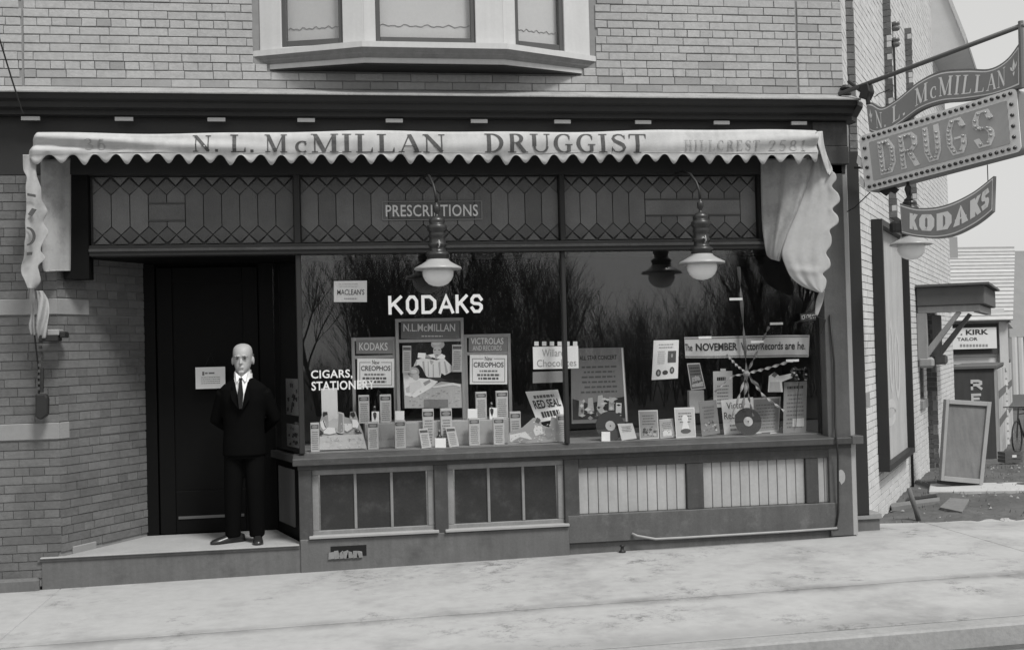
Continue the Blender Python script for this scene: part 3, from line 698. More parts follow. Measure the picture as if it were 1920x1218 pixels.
pr.build('foot_rail', mat('worn_pipe', .30, .5, .2, 9, .1), shop, smooth_=True)
pp_ = random.Random(8); MB().prism([(4.50+.045*math.cos(a)*pp_.uniform(.7,1.1), -.0065, .60+.07*math.sin(a)*pp_.uniform(.7,1.1)) for a in [R(x) for x in range(0, 360, 24)]], (0, -.0015, 0)).build('worn_patch', mat('bare_patch', .36, .9, .2, 20, .2), shop)
MB().tube([P3(1556,590,-.02), P3(1564,680,-.03), P3(1566,800,-.03), P3(1568,822,-.10), P3(1571,850,-.06), P3(1572,960,-.03), P3(1568,985,-.03)], .009, 6).build('cable', m_iron, shop, smooth_=True)
# iron stub on the pavement by the footing
tag(MB().lathe([(.028,0),(.032,.01),(.018,.02),(.014,.05),(.022,.055),(.02,.066),(.004,.07)], (2.42, -.06, ground_z(2.4)), 10).build('pavement_stub', m_iron, smooth_=True), 'small dark iron stub standing on the pavement before the boarded bulkhead', 'stub')
# ---- doorstep and entrance
ds = MB(); ds.prism([(-2.45, -.02, .222), (-.357, -.02, .222), (-.357, .12, .222), (RB.x, .9, .222), (RV[0]-.02, .9, .222), (PR[0], .02, .222)], (0, 0, -.02))
ds.prism([(-2.42, -.01, .20), (-.3565, -.01, .20), (-.3565, .9, .20), (-2.42, .9, .20)], (0, 0, -.4))
ds.build('doorstep', m_conc, shop)
MB().prism([(-2.43, -.035, .2235), (-.358, -.035, .2235), (-.358, .12, .2235), (RB.x-.01, .86, .2235), (RV[0]-.01, .86, .2235), (PR[0]+.02, .02, .2235), (-2.43, .005, .2235)], (0, 0, .012)).build('doorstep_slab', mat('worn_step', .33, .9, .25, 3, .12, .3, 40), shop, bevel=.004)
DY = .87
dl, dr_ = RV[0], RB.x
MB().box(dl-.05, dr_+.05, DY+.06, DY+.10, .2, 2.75).build('door_wall', m_doorp, shop)
door = MB().box(dl+.10, dl+.24, DY, DY+.05, .24, 2.65).box(dl+.86, dl+1.0, DY, DY+.05, .24, 2.65).box(dl+.24, dl+.86, DY+.002, DY+.048, .24, .62).box(dl+.24, dl+.86, DY+.002, DY+.048, 2.5, 2.65)
door = door.build('entrance_door', m_doorp, shop, bevel=.005)
MB().box(dl+.24, dl+.86, DY+.02, DY+.026, .62, 2.5).build('panel', m_doorp, door)
MB().box(dl+.26, dl+.84, DY-.006, DY-.001, .37, .395).build('kick_rail', mat('brass', .16, .4, .1, 9, .1, metal=.5), door)
MB().lathe([(.006,0),(.012,.004),(.022,.02),(.026,.035),(.02,.05),(.004,.055)], (dl+.92, DY-.04, 1.15), 10).build('door_knob', mat('brass', .16), door, smooth_=True)
MB().box(dl-.01, dl+.09, DY-.02, DY+.05, .24, 2.68).build('door_jamb', m_doorp, shop); MB().box(dl+1.01, dr_+.0, DY-.02, DY+.05, .24, 2.68).build('door_jamb', m_doorp, shop)
# ---- bay window above
bw_pts = [(-.545, .0), (.268, -.27), (1.45, -.27), (2.21, .0)]
def ring(off):   # bay outline pushed out
    return [(-.545-off*1.5, .02), (.268-off*.2, -.27-off), (1.45+off*.2, -.27-off), (2.21+off*1.5, .02)]
def band(name, off0, off1, z0, z1, m, parent):
    mb = MB(); a = ring(off0); b = ring(off1)
    lo = [(x, y, z0) for x, y in a]; hi = [(x, y, z1) for x, y in b]
    n = 4; mb.add(lo+hi, [(i, i+1, n+i+1, n+i) for i in range(n-1)]+[(3,0,n,n+3)]+[(3,2,1,0), (4,5,6,7)])
    return mb.build(name, m, parent)
bay = band('bay_window', .0, .0, 4.255, 4.298, m_white, shop)
band('moulding', .012, .045, 4.2985, 4.318, m_sash, bay); band('moulding', .045, .055, 4.3185, 4.335, m_white if False else m_sash, bay); band('moulding', .055, .09, 4.3355, 4.362, m_sash, bay)
band('bay_sill', .09, .09, 4.3625, 4.41, m_white, bay)
soff = MB(); soff.prism([(x, y, 4.2545) for x, y in [(-.52,.01),(.27,-.25),(1.448,-.25),(2.185,.01)]], (0,0,-.012)); soff.build('soffit', m_dark, bay)
m_blind = mat('window_blind', .50, .9, .08, 3, .06); m_sashd = mat('dark_sash', .085, .5, .15, 8, .1)
bo = [(-.60, .0), (.268, -.25), (1.45, -.25), (2.265, .0)]
def facet(a, b, posts, sash):
    a3, b3 = Vector((a[0], a[1], 0)), Vector((b[0], b[1], 0)); d = (b3-a3); l = d.length; d.normalize(); n = Vector((d.y, -d.x, 0))
    def bx(p, q, z0, z1, o0, o1, m, nm, par=bay, bev=.004): return MB().obox(a3+d*p+n*o0+Vector((0,0,z0)), d*(q-p), n*(o1-o0), (0,0,z1-z0)).build(nm, m, par, bevel=bev)
    for (p, q) in posts: bx(p*l, q*l, 4.4105, 5.6, -.08, .0, m_white, 'bay_post')
    p, q = sash[0]*l, sash[1]*l; w = .04
    bx(p, q, 4.4105, 4.43, -.06, -.004, m_white, 'window_stool')
    bx(p, p+w, 4.43, 5.6, -.06, -.02, m_sashd, 'sash_stile'); bx(q-w, q, 4.43, 5.6, -.06, -.02, m_sashd, 'sash_stile')
    bx(p+w, q-w, 4.43, 4.485, -.058, -.021, m_sashd, 'sash_rail')
    bx(p+w, q-w, 4.485, 5.6, -.042, -.038, m_wglass, 'pane', bev=0)
    bx(p+w-.01, q-w+.01, 4.44, 5.6, -.10, -.09, m_blind, 'blind', bev=0)
    lace = MB()
    for z in ((4.60,) if q-p < .9 else (4.57, 4.62)):
        pts = [a3+d*lerp(p+w, q-w, i/30)+n*-.088+Vector((0,0,z+.008*math.sin(i*1.7)+.006*math.sin(i*.9))) for i in range(31)]
        lace.tube(pts, .0035, 5)
    lace.build('lace_edge', mat('lace_grey', .22), bay)  # grey wavy lace trim across the blind
facet(bo[0], bo[1], ((0, .21), (.80, 1.0)), (.21, .80))
facet(bo[1], bo[2], ((0, .085), (.80, 1.0)), (.085, .80))
facet(bo[2], bo[3], ((0, .14), (.70, 1.0)), (.14, .70))
MB().box(-.6, 2.26, .12, .2, 4.3, 5.6).build('bay_back', m_black, bay)

# ================================================================== the awning
AY = -.36
m_canvas = mat('awning_canvas', .46, .9, .10, 2.2, .06, .35, 160, .15, stain=.60, stain_g=.28, stain_scale=3.0, streak=.14)
m_canvas2 = mat('awning_side_canvas', .36, .9, .25, 2.6, .10, .5, 160, .15, stain=.75, stain_g=.19, stain_scale=3.2, streak=.15)
m_paintl = mat('awning_letters', .085, .9, .55, 22, .35)
m_paintl2 = mat('faded_awning_letters', .33, .9, .5, 18, .35)
awn = thing('awning', 'rolled canvas shop awning with scalloped valance and painted serif lettering', 'awning', (1.0, -.2, 3.6))
AX0, AX1 = PX(49, 250, AY), PX(1541, 243, AY)
def a_top(x): t = (x-AX0)/(AX1-AX0); return lerp(PZ(60, 250, AY), PZ(1540, 244, AY), t) + .008*math.sin(x*2.1+1)+.004*math.sin(x*5.3)
def a_hem(x): t = (x-AX0)/(AX1-AX0); return lerp(PZ(100, 290, AY), PZ(1500, 290, AY), t)+.004*math.sin(x*3.1)
SCP = .1615
def a_y(x, v):           # v: 0 at the top, 1 at the hem
    t0 = x-AX0; t1 = AX1-x
    y = AY-.035*math.sin(math.pi*min(1, v)*.8)-.008*math.sin(x*9+v*2+math.sin(x*1.7)*2)*v-.005*math.sin(x*23+v*5+math.sin(x*3.1)*3)*v-.004*math.sin(x*3.3+v*7)*math.sin(math.pi*min(1, v))
    y -= .050*math.exp(-t0*1.0)*math.sin(8*v-3.4*t0+1)*math.sin(math.pi*min(1, v))
    y -= .045*math.exp(-t1*2.2)*math.sin(7*v-3*t1)*math.sin(math.pi*min(1, v))
    # the ends wrap back to the wall
    y += .34*max(0, 1-t0/.10)**2+.30*max(0, 1-t1/.06)**2
    return y
def scal(x):
    ph = (x-AX0)/SCP+.28; return .074*(.5+.5*math.cos(2*math.pi*ph))**1.25*(1+.12*math.sin(ph*2.7))+.003
val = MB(); ncol = 560; rows = [[] for _ in range(11)]
for i in range(ncol+1):
    x = lerp(AX0, AX1, i/ncol); zt, zh = a_top(x), a_hem(x); zb = zh-scal(x)
    # the left end leans outwards below
    for j in range(11):
        v = j/8 if j <= 8 else 1+(j-8)/2*.3
        z = lerp(zt, zh, min(1, j/8)) if j <= 8 else lerp(zh, zb, (j-8)/2)
        dx = -.055*max(0, 1-(x-AX0)/.5)**2*min(1, v)
        rows[j].append((x+dx, a_y(x, v)-.004*math.sin((x-AX0)/SCP*6.28)*(1 if j > 8 else 0), z))
val.grid(rows)
valo = val.build('valance', m_canvas, awn, smooth_=True, solid=.003)
tp = MB(); tp.grid([[(x, yy, a_top(x)-.004) for x in [lerp(AX0+.12, AX1-.08, i/60) for i in range(61)]] for yy in (AY+.004, -.03)])
tp.build('canopy_top', m_canvas, awn, solid=.003)
hs = MB(); hs.tube([(x, a_y(x, 1)-.004, a_hem(x)+.012) for x in [lerp(AX0+.06, AX1-.06, i/200) for i in range(201)]], .0028, 4)
hs.build('hem_cord', mat('hem_cord', .34), awn)
MB().tube([(AX0+.05, -.20, 3.60), (AX1-.05, -.20, 3.60)], .05, 12).build('roller', m_dark, awn)
MB().tube([(AX0+.08, AY+.04, 3.515), (AX1-.08, AY+.04, 3.515)], .014, 8).build('front_bar', m_iron, awn)
def on_awn(x, z, lift=0):
    v = (a_top(x)-z)/(a_top(x)-a_hem(x)); return Vector((x, a_y(x, v)-.0045-lift, z))
def aw(px): return PX(px, 270, AY-.03)
lt = MB()
for txt, a, b, t_, bt in (('N.', 362, 414, 250, 289), ('L.', 431, 481, 250, 288.5), ('M', 497, 541, 250, 288), ('c', 551, 580, 250, 288), ('MILLAN', 584, 838, 250, 289), ('DRUGGIST', 908, 1214, 250, 289)):
    za, zb = a_hem(aw(a))+.016, a_top(aw(a))-.018
    lt = MB(); serif(lt, txt, aw(a), aw(b), za, zb, on_awn, .06); lt.build('lettering', m_paintl, valo)
lt = MB()
serif(lt, 'HILLCREST', aw(1283), aw(1424), a_hem(2.9)+.03, a_hem(2.9)+.118, on_awn, .22); lt.build('lettering', m_paintl2, valo); lt = MB()
serif(lt, '2581', aw(1440), aw(1512), a_hem(2.9)+.03, a_hem(2.9)+.118, on_awn, .2); lt.build('lettering', m_paintl2, valo); lt = MB()
serif(lt, '36', aw(157), aw(199), a_hem(-2)+.035, a_hem(-2)+.12, on_awn, .2)
lt.build('lettering', m_paintl2, valo)
def sheet(edges, n_u=14, n_v=40, wave=lambda u, v: 0.0, hem=None):
    """cloth between a left and a right edge, each a list of (px, py, y)"""
    def along(pts, t):
        n = len(pts)-1; k = min(t*n, n-1e-6); i = int(k); f = k-i
        p0, p1, p2, p3 = pts[max(0, i-1)], pts[i], pts[i+1], pts[min(n, i+2)]
        return [.5*(2*p1[q]+(p2[q]-p0[q])*f+(2*p0[q]-5*p1[q]+4*p2[q]-p3[q])*f*f+(3*p1[q]-p0[q]-3*p2[q]+p3[q])*f**3) for q in range(3)]
    rows = []
    for j in range(n_v+1):
        l = along(edges[0], j/n_v); r_ = along(edges[1], j/n_v); row = []
        for i in range(n_u+1):
            u = i/n_u; px, py, y = [lerp(l[q], r_[q], u) for q in range(3)]
            if hem:                       # scallops only bite into the outer edge
                h_ = along(hem, j/n_v); px = lerp(l[0], h_[0], u)+(r_[0]-h_[0])*max(0, (u-.72)/.28)**1.5; py = lerp(l[1], h_[1], u)
            row.append(P3(px, py, y+wave(u, j/n_v)))
        rows.append(row)
    return MB().grid(rows)
# left side curtain and the twisted scalloped strip in front of it
sheet(([(76, 300, -.20), (77, 400, -.20), (80, 500, -.18), (90, 506, -.17)], [(133, 296, -.02), (133, 400, -.02), (132.5, 497, -.01), (131, 506, -.01)]),
      10, 30, lambda u, v: .025*math.sin(3+5*u)*math.sin(1.5*v+1)).build('side_curtain', m_canvas2, awn, smooth_=True, solid=.003)
# scalloped strip: edges given at matching heights
L_ = [(43,290),(44,318),(50,332),(48,350),(49,375),(49,395),(47,415),(48,440),(46,455),(46,470),(44,485),(40,498),(40,512),(46,525),(52,540)]
R_ = [(70,290),(68,318),(69,332),(77,348),(79,376),(89,396),(81,416),(91,440),(81,453),(76,465),(85,484),(72,496),(74,512),(76,526),(66,541)]
st_ = sheet(([(a, b, -.40) for a, b in L_], [(a, b, -.34) for a, b in R_]), 20, 110, lambda u, v: .02*math.sin(4*u+9*v), [(68,290,-.34),(70,330,-.34),(79,376,-.34),(84,416,-.34),(84,453,-.34),(79,484,-.34),(74,512,-.34),(66,541,-.34)]).build('side_valance', m_canvas2, awn, smooth_=True, solid=.003)
sheet(([(52,536,-.33),(56,560,-.28),(58,585,-.2),(54,610,-.2),(58,628,-.18)], [(64,538,-.33),(66,560,-.3),(64,585,-.25),(64,610,-.22),(66,628,-.2)]), 6, 20, lambda u, v: .02*math.sin(6*u+5*v)).build('twisted_cloth', m_canvas2, awn, smooth_=True, solid=.004)
sheet(([(68,545,-.26),(70,560,-.26),(69,590,-.26),(68,615,-.24),(72,634,-.2)], [(80,545,-.2),(90,562,-.2),(92,585,-.2),(88,615,-.2),(86,634,-.2)]), 8, 20, lambda u, v: .025*math.sin(7*u+6*v)).build('twisted_cloth', m_canvas2, awn, smooth_=True, solid=.004)
lm = MB()
for (a, b, c, d) in ((51,362,67,367),): lm.quad(P3(a,b,-.43), P3(c,b+3,-.43), P3(c,d+3,-.43), P3(a,d,-.43))
lm.quad(P3(52,402,-.432), P3(60,390,-.432), P3(69,393,-.432), P3(60,406,-.432))
arcp = [(50+14*math.sin(R(a)), 443-16*math.cos(R(a))) for a in range(0, 181, 15)]
pr2 = stroke2d(arcp, [3+3*math.sin(R(a)) for a in range(0, 181, 15)])
lm.add([P3(q[0], q[1], -.434) for p in pr2 for q in p], [(2*i, 2*i+1, 2*i+3, 2*i+2) for i in range(len(pr2)-1)])
lm.quad(P3(50,473,-.436), P3(61,472,-.436), P3(60,478,-.436), P3(50,479,-.436))
lm.build('lettering', m_paintl, st_)
# awning gear on the pier
def bx_px(x0, y0, x1, y1, ya, yb):
    a, b = P3(x0, y1, ya), P3(x1, y0, ya); return MB().box(a.x, b.x, ya, yb, a.z, b.z)
bx_px(72, 627, 108, 640, -.20, -.05).build('bracket', m_iron, awn, bevel=.006)
bx_px(88, 617, 110, 629, -.18, -.02).build('bracket_block', mat('bracket_paint', .30), awn, bevel=.006)
bx_px(111, 621, 121, 633, -.17, -.02).build('bracket_hook', m_iron, awn, bevel=.008)
MB().tube([P3(61,590,-.12), P3(66,640,-.12), P3(72,690,-.10), P3(73,740,-.10)], .007, 6).build('arm_rod', m_iron, awn)
for i in range(9): ch = MB(); ch.box(*(lambda p: (p.x-.012, p.x+.012, -.13, -.11, p.z-.012, p.z+.012))(P3(76-.3*i, 640+11*i, -.12))); ch.build('chain_link', mat('rusty_chain', .07, .8), awn)
pw = MB(); pw.prism([P3(x, y, -.14) for x, y in ((66,738),(84,738),(89,746),(88,778),(76,787),(66,782))], (0, .08, 0)); pw.build('counterweight', m_iron, awn, bevel=.01)
MB().tube([P3(79,690,-.12), P3(78,735,-.12)], .016, 8).build('weight_rod', m_iron, awn)
# right side curtain: hanging sheet, folded flap with scalloped edge
sheet(([(1426,297,-.02),(1427,360,-.02),(1429,420,-.03),(1433,455,-.04),(1438,478,-.05),(1447,486,-.06)], [(1531,297,-.26),(1518,345,-.26),(1500,395,-.24),(1480,440,-.2),(1466,478,-.16),(1462,490,-.14)]),
      20, 40, lambda u, v: -.03*smooth((u-.40)/.05)+.10*smooth((u-.86)/.14)+.006*math.sin(9*u+3*v)+.004*math.sin(17*u+9*v)).build('side_curtain', m_canvas2, awn, smooth_=True, solid=.003)
Lc = [(1526,290),(1522,303),(1518,318),(1514,333),(1509,347),(1506,361),(1502,374),(1497,387),(1492,400),(1487,412),(1482,424),(1477,436),(1473,448),(1469,460),(1466,472),(1467,483),(1471,495),(1476,507),(1482,518),(1492,528),(1508,538),(1537,549)]
Rc = [(1545,290),(1551,304),(1553,318),(1566,328),(1568,341),(1560,354),(1572,366),(1574,379),(1561,392),(1571,403),(1571,415),(1556,426),(1559,438),(1558,450),(1549,461),(1556,474),(1556,489),(1543,500),(1549,512),(1549,526),(1546,538),(1541,549)]
sheet(([(a, b, -.20) for a, b in Lc], [(a, b, -.26) for a, b in Rc]), 28, 150, lambda u, v: -.022*math.sin(math.pi*u)*(.6+.4*v)+.005*math.sin(9*u+5*v)+.003*math.sin(21*u-7*v)-.010*math.exp(-((v-.8)/.03)**2)*math.sin(math.pi*u), [(1543,290,-.26),(1552,318,-.26),(1563,345,-.26),(1566,378,-.26),(1563,410,-.26),(1557,440,-.26),(1552,474,-.26),(1549,505,-.26),(1547,530,-.26),(1542,549,-.26)]).build('side_flap', mat('flap_canvas', .40, .9, .16, 2.4, .08, .35, 160, .15, stain=.6, stain_g=.28, stain_scale=3), awn, smooth_=True, solid=.003)
sheet(([(1530,247,-.40),(1533,268,-.40),(1540,292,-.36),(1546,312,-.32),(1552,326,-.3)], [(1542,246,-.30),(1545,270,-.27),(1551,292,-.26),(1561,318,-.24),(1557,330,-.24)]), 8, 24, lambda u, v: .03*math.sin(5*u+8*v)).build('folded_corner', m_canvas, awn, smooth_=True, solid=.003)
sheet(([(1536,548,-.2),(1530,565,-.12),(1528,590,-.1)], [(1546,545,-.2),(1543,565,-.12),(1533,592,-.1)]), 5, 12).build('torn_end', m_canvas2, awn, smooth_=True, solid=.003)
MB().tube([P3(1528,592,-.05), P3(1505,600,-.05), P3(1490,605,.02)], .006, 6).build('arm_rod', m_iron, awn)
MB().tube([P3(1528,592,-.05), P3(1548,600,-.02), P3(1540,625,.0)], .006, 6).build('arm_rod', m_iron, awn)

# ================================================================== lamps
m_lampb = mat('lamp_body', .05, .35, .2, 12, .1, spec=.5, metal=.4); m_shade = mat('lamp_shade', .34, .35, .1, 6, .05, spec=.5)
m_globe = mat('opal_globe', .80, .25, .03, 4, .02, spec=.5)
def lamp(label, base, pipe, scale=1.0):
    b = Vector(base); t = thing('hanging_lamp', label, 'lamp', base, 'outdoor lamps over the shop front')
    S = lambda pr_: [(r_*scale, z*scale) for r_, z in pr_]
    MB().lathe(S([(.002,0),(.045,.006),(.08,.022),(.108,.05),(.125,.085),(.128,.115),(.122,.148),(.09,.165)]), b, 28).build('globe', m_globe, t, smooth_=True)
    sh = MB().lathe(S([(.120,.150),(.192,.138),(.196,.142),(.19,.156),(.135,.184),(.10,.206),(.09,.222)]), b, 32).build('shade', m_shade, t, smooth_=True)
    MB().lathe(S([(.09,.223),(.086,.245),(.097,.25),(.099,.268),(.084,.28),(.068,.288),(.064,.325),(.076,.332),(.077,.348),(.068,.356),(.066,.40),(.072,.408),(.070,.43),(.067,.45),(.082,.462),(.083,.495),(.07,.508),(.058,.512),(.069,.53),(.066,.548),(.045,.57),(.016,.578),(.013,.60),(.026,.615),(.028,.655),(.022,.668),(.011,.675),(.010,.70)]), b, 20).build('body', m_lampb, t, smooth_=True)
    MB().tube([b+Vector(p)*scale for p in ((.0,-.08,.36),(.004,-.095,.37),(.008,-.1,.33),(.0,-.092,.31))], .006, 6).build('latch', m_shade, t, smooth_=True)
    MB().tube([b+Vector(p) for p in pipe], .012, 8).build('pipe', m_iron, t, smooth_=True)
    return t
L1 = P3(822, 537, -.5); L2 = P3(1317, 525, -.5)
pp = [(0,0,.69),(-.004,.0,.76),(-.02,.03,.84),(-.04,.12,.92),(-.05,.30,.97),(-.05,.494,.98)]
lamp('opal globe lamp hanging in front of the KODAKS window lettering', L1, pp)
lamp('opal globe lamp hanging in front of the right display window', L2, pp)
L3 = P3(1709, 487, -.12)
lamp('pale globe lamp half hidden behind the hanging KODAKS sign', L3, [(0,0,.69),(0,.0,.80),(-.1,.12,.86),(-.42,.22,.88)], .96)

# ================================================================== projecting signs
DV = Vector((.55, -.835, 0)); FN = Vector((-.835, -.55, 0)); S0 = P3(1614, 310, -.25); S0.z = 0
def sg(px, py): return PL(px, py, S0, DV)
m_sign2 = mat('name_board_face', .22, .5, .12, 4, .06, .1, 30, .4); m_sign = mat('sign_face', .38, .5, .12, 4, .06, .1, 30, .4); m_signe = mat('sign_edge', .17, .5, .2, 6, .1)
m_sborder = mat('sign_border', .72, .5, .1, 6, .06); m_bulb = mat('unlit_bulb', .02, .2, .1, 4, .05, spec=.6)
m_gold = mat('gold_lettering', .72, .45, .06, 6, .05)
ps = thing('projecting_sign', 'projecting bulb-studded sign reading DRUGS below a curved name board on the corner', 'sign', (4.7, -.3, 3.1))
c_tl, c_tr, c_bl, c_br = sg(1611, 256), sg(1907, 164), sg(1624, 361), sg(1917, 284)
def bil(a, b, lift=0.0):   # a along the board, b upwards
    return c_bl.lerp(c_br, a).lerp(c_tl.lerp(c_tr, a), b)+FN*lift
def rrect(a0, a1, b0, b1, ra, rb, lift, n=5):
    out = []
    for (ca, cb, s) in ((a1-ra, b1-rb, 0), (a0+ra, b1-rb, 90), (a0+ra, b0+rb, 180), (a1-ra, b0+rb, 270)):
        for i in range(n+1):
            t = R(s+90*i/n); out.append(bil(ca+ra*math.cos(t), cb+rb*math.sin(t), lift))
    return out
db = MB().prism(rrect(0, 1, 0, 1, .03, .08, 0), -FN*.16).build('drug_board', m_signe, ps)
MB().prism(rrect(.002, .998, .005, .995, .03, .08, .012), -FN*.0115).build('border', m_sborder, db)
MB().prism(rrect(.066, .94, .16, .84, .008, .02, .017), -FN*.0045).build('face', m_sign, db)
letters = MB(); lbulb = []
for ch_, a0, a1 in (('D', .125, .235), ('R', .265, .385), ('U', .425, .53), ('G', .57, .69), ('S', .735, .855)):
    b0, b1 = .215, .80
    letters = MB(); block_letter(letters, ch_, a0, a1, b0, b1, .034, lambda a, b: bil(a, (b), .0175), FN*.008); letters.build('letter', m_sborder, db)
    for line in BLOCK[ch_]:
        pts = [(lerp(a0+.017, a1-.017, p), lerp(b0+.05, b1-.05, q)) for p, q in line]
        for i in range(len(pts)-1):
            l = math.hypot((pts[i+1][0]-pts[i][0])*2.8, pts[i+1][1]-pts[i][1]); n = max(1, round(l/.085))
            for k in range(n): lbulb.append((lerp(pts[i][0], pts[i+1][0], k/n), lerp(pts[i][1], pts[i+1][1], k/n)))
bme = MB().lathe([(.003,-.004),(.014,.0),(.0165,.010),(.013,.02),(.004,.026)], (0,0,0), 8).mesh('bulb', m_bulb, True)
bme2 = MB().lathe([(.003,-.004),(.011,.0),(.0135,.010),(.011,.02),(.004,.026)], (0,0,0), 8).mesh('bulb', mat('clear_bulb', .36, .15, .1, 4, .05, spec=.6), True)
qrot = FN.to_track_quat('Z', 'Y')
def bulb(a, b, me, lift):
    o = bpy.data.objects.new('bulb', me); C.objects.link(o); o.parent = db; o.location = bil(a, b, lift); o.rotation_mode = 'QUATERNION'; o.rotation_quaternion = qrot
ntop = 27
for i in range(ntop):
    a = lerp(.036, .966, i/(ntop-1)); bulb(a, .925, bme, .016); bulb(a, .075, bme, .016)
for i in range(1, 5):
    for a in (.036, .966): bulb(a, lerp(.075, .925, i/5), bme, .016)
for a, b in lbulb[:190]: bulb(a, b, bme2, .027)
# curved name board
tc_ = [(1624,193),(1634,192),(1654,201),(1683,185),(1724,152),(1765,133),(1814,129),(1856,129),(1888,111),(1913,78)]
bc_ = [(1630,246),(1640,251),(1656,250),(1683,236),(1724,207),(1765,193),(1806,189),(1855,181),(1888,172),(1914,164)]
def spl(pts, t):
    n = len(pts)-1; k = max(0, min(n-1e-6, t*n)); i = int(k); f = k-i
    p0, p1, p2, p3 = pts[max(0,i-1)], pts[i], pts[i+1], pts[min(n,i+2)]
    return tuple(.5*((2*p1[q])+(-p0[q]+p2[q])*f+(2*p0[q]-5*p1[q]+4*p2[q]-p3[q])*f*f+(-p0[q]+3*p1[q]-3*p2[q]+p3[q])*f**3) for q in range(2))
def ribbon(tc, bc, lift0, lift1, ins=0.0, n=48):
    mb = MB(); rows = []
    def at_(u, v):
        a, b = spl(tc, u), spl(bc, u); return sg(lerp(a[0], b[0], v), lerp(a[1], b[1], v))
    us = [lerp(ins*.25, 1-ins*.25, i/n) for i in range(n+1)]
    T_ = [at_(u, ins) for u in us]; B_ = [at_(u, 1-ins) for u in us]
    poly = T_+B_[::-1]; k = len(T_)
    for q0, q1 in ((lift0, lift1),):
        a = [p+FN*q0 for p in T_]; b = [p+FN*q0 for p in B_]; c = [p+FN*q1 for p in T_]; d = [p+FN*q1 for p in B_]
        mb.grid([a, b]); mb.grid([c, d]); mb.grid([a, c]); mb.grid([b, d]); mb.quad(a[0], b[0], d[0], c[0]); mb.quad(a[-1], b[-1], d[-1], c[-1])
    return mb, at_
mb_, nat = ribbon(tc_, bc_, 0, -.06); nb_ = mb_.build('name_board', m_signe, ps)
ribbon(tc_, bc_, .004, .001, .07)[0].build('gilt_line', m_sborder, nb_)
ribbon(tc_, bc_, .007, .0045, .11)[0].build('face', m_sign2, nb_)
tx = MB()
for w_, ua, ub in (('N.', .155, .262), ('L.', .300, .385), ('McMILLAN', .425, .885)): tx = MB(); serif(tx, w_, ua, ub, .20, .80, lambda u, v, l=0: nat(u, 1-v)+FN*(.009+l), .10); tx.build('lettering', m_gold, nb_)
def fleur(mb, u0):
    for pts in ([(0,.0),(.010,.15),(0,.34),(-.010,.15)], [(.004,.02),(.022,.10),(.026,.2),(.012,.14)], [(-.004,.02),(-.022,.10),(-.026,.2),(-.012,.14)], [(0,-.12),(.008,-.02),(0,.0),(-.008,-.02)]):
        mb.add([nat(u0+p, 1-(.45+q))+FN*.0095 for p, q in pts], [(0,1,2,3)])
for u_ in (.085, .94): tx = MB(); fleur(tx, u_); tx.build('fleur_ornament', m_gold, nb_)
# pole, struts, end post
pa, pb_ = sg(1573, 177), sg(1919, 47)
MB().tube([pa, pb_], .020, 10).build('pole', mat('pole_paint', .10, .5), ps, smooth_=True)
MB().tube([sg(1914, 40), sg(1917, 165)], .022, 8).build('end_post', m_signe, ps)
MB().tube([sg(1596,150)+Vector((0,.05,0)), sg(1622, 176)], .018, 8).build('strut', m_iron, ps)
bk = MB(); bk.prism([sg(x, y)+FN*.03 for x, y in ((1612,160),(1630,156),(1634,172),(1627,188),(1612,184),(1616,172))], -FN*.09); bk.build('clamp', m_iron, ps, bevel=.008)
MB().tube([sg(1627, 180), sg(1628, 196)], .02, 8).build('hanger', m_iron, ps)
MB().tube([sg(1640,182), sg(1648, 176), sg(1668, 168)], .004, 5).build('wire_end', m_iron, ps)
MB().lathe([(.05,0),(.055,.02),(.03,.05),(.05,.07),(.02,.1)], P3(1585,180,-.02), 10).build('wall_plate', m_iron, ps)
for (x, y) in ((1606,305),(1610,343)):
    q = sg(x, y); MB().prism([q, sg(x+9, y+10), sg(x+10, y-4), sg(x+2, y-14)], -FN*.02).build('bracket_tab', m_sborder, ps)
MB().tube([sg(1626,360)-FN*.05, sg(1617,385)+Vector((0,.15,0)), sg(1600,398)+Vector((0,.3,0)), sg(1585,390)+Vector((0,.3,0))], .005, 5).build('cable', m_iron, ps)
# scrolls under the board
sc_ = MB(); sc_.prism([sg(x, y)-FN*.08 for x, y in ((1640,358),(1652,366),(1660,357),(1668,362),(1676,354),(1668,349),(1648,353))], -FN*.02); sc_.build('scroll', m_iron, ps)
# hanging KODAKS sign
tk = [(1687,381),(1706,387),(1724,390),(1757,388),(1790,378),(1823,361),(1845,345),(1863,330)]
bk_ = [(1691,438),(1706,442),(1724,445),(1757,447),(1790,441),(1823,425),(1845,410),(1861,396)]
ks = thing('hanging_sign', 'small curved grey sign reading KODAKS hung below the projecting DRUGS sign', 'sign', (5.1, -.8, 2.75))
mb_, nat2 = ribbon(tk, bk_, 0, -.05, 0, 36); kb_ = mb_.build('board', m_signe, ks)
ribbon(tk, bk_, .004, .001, .05)[0].build('gilt_line', m_sborder, kb_); ribbon(tk, bk_, .007, .0045, .09)[0].build('face', m_sign2, kb_)
tx = MB()
for ch_, a, b in zip('KODAKS', (.15, .29, .43, .565, .70, .83), (.27, .41, .55, .68, .82, .93)):
    tx = MB(); block_letter(tx, ch_, a, b, .24, .78, .05, lambda u, v: nat2(u, 1-v)+FN*.0072, FN*.004); tx.build('letter', m_gold, kb_)
MB().lathe([(.035,0),(.04,.01),(.012,.03),(.02,.06),(.03,.10),(.028,.12),(.014,.135),(.012,.16)], sg(1700, 376)-FN*.03, 12).build('finial', m_iron, ks, smooth_=True)
for x in (1705, 1850):
    a = sg(x, 388 if x < 1800 else 345)-FN*.025; MB().tube([a, Vector((a.x, a.y, a.z+.16))], .004, 5).build('hanger', m_iron, ks)
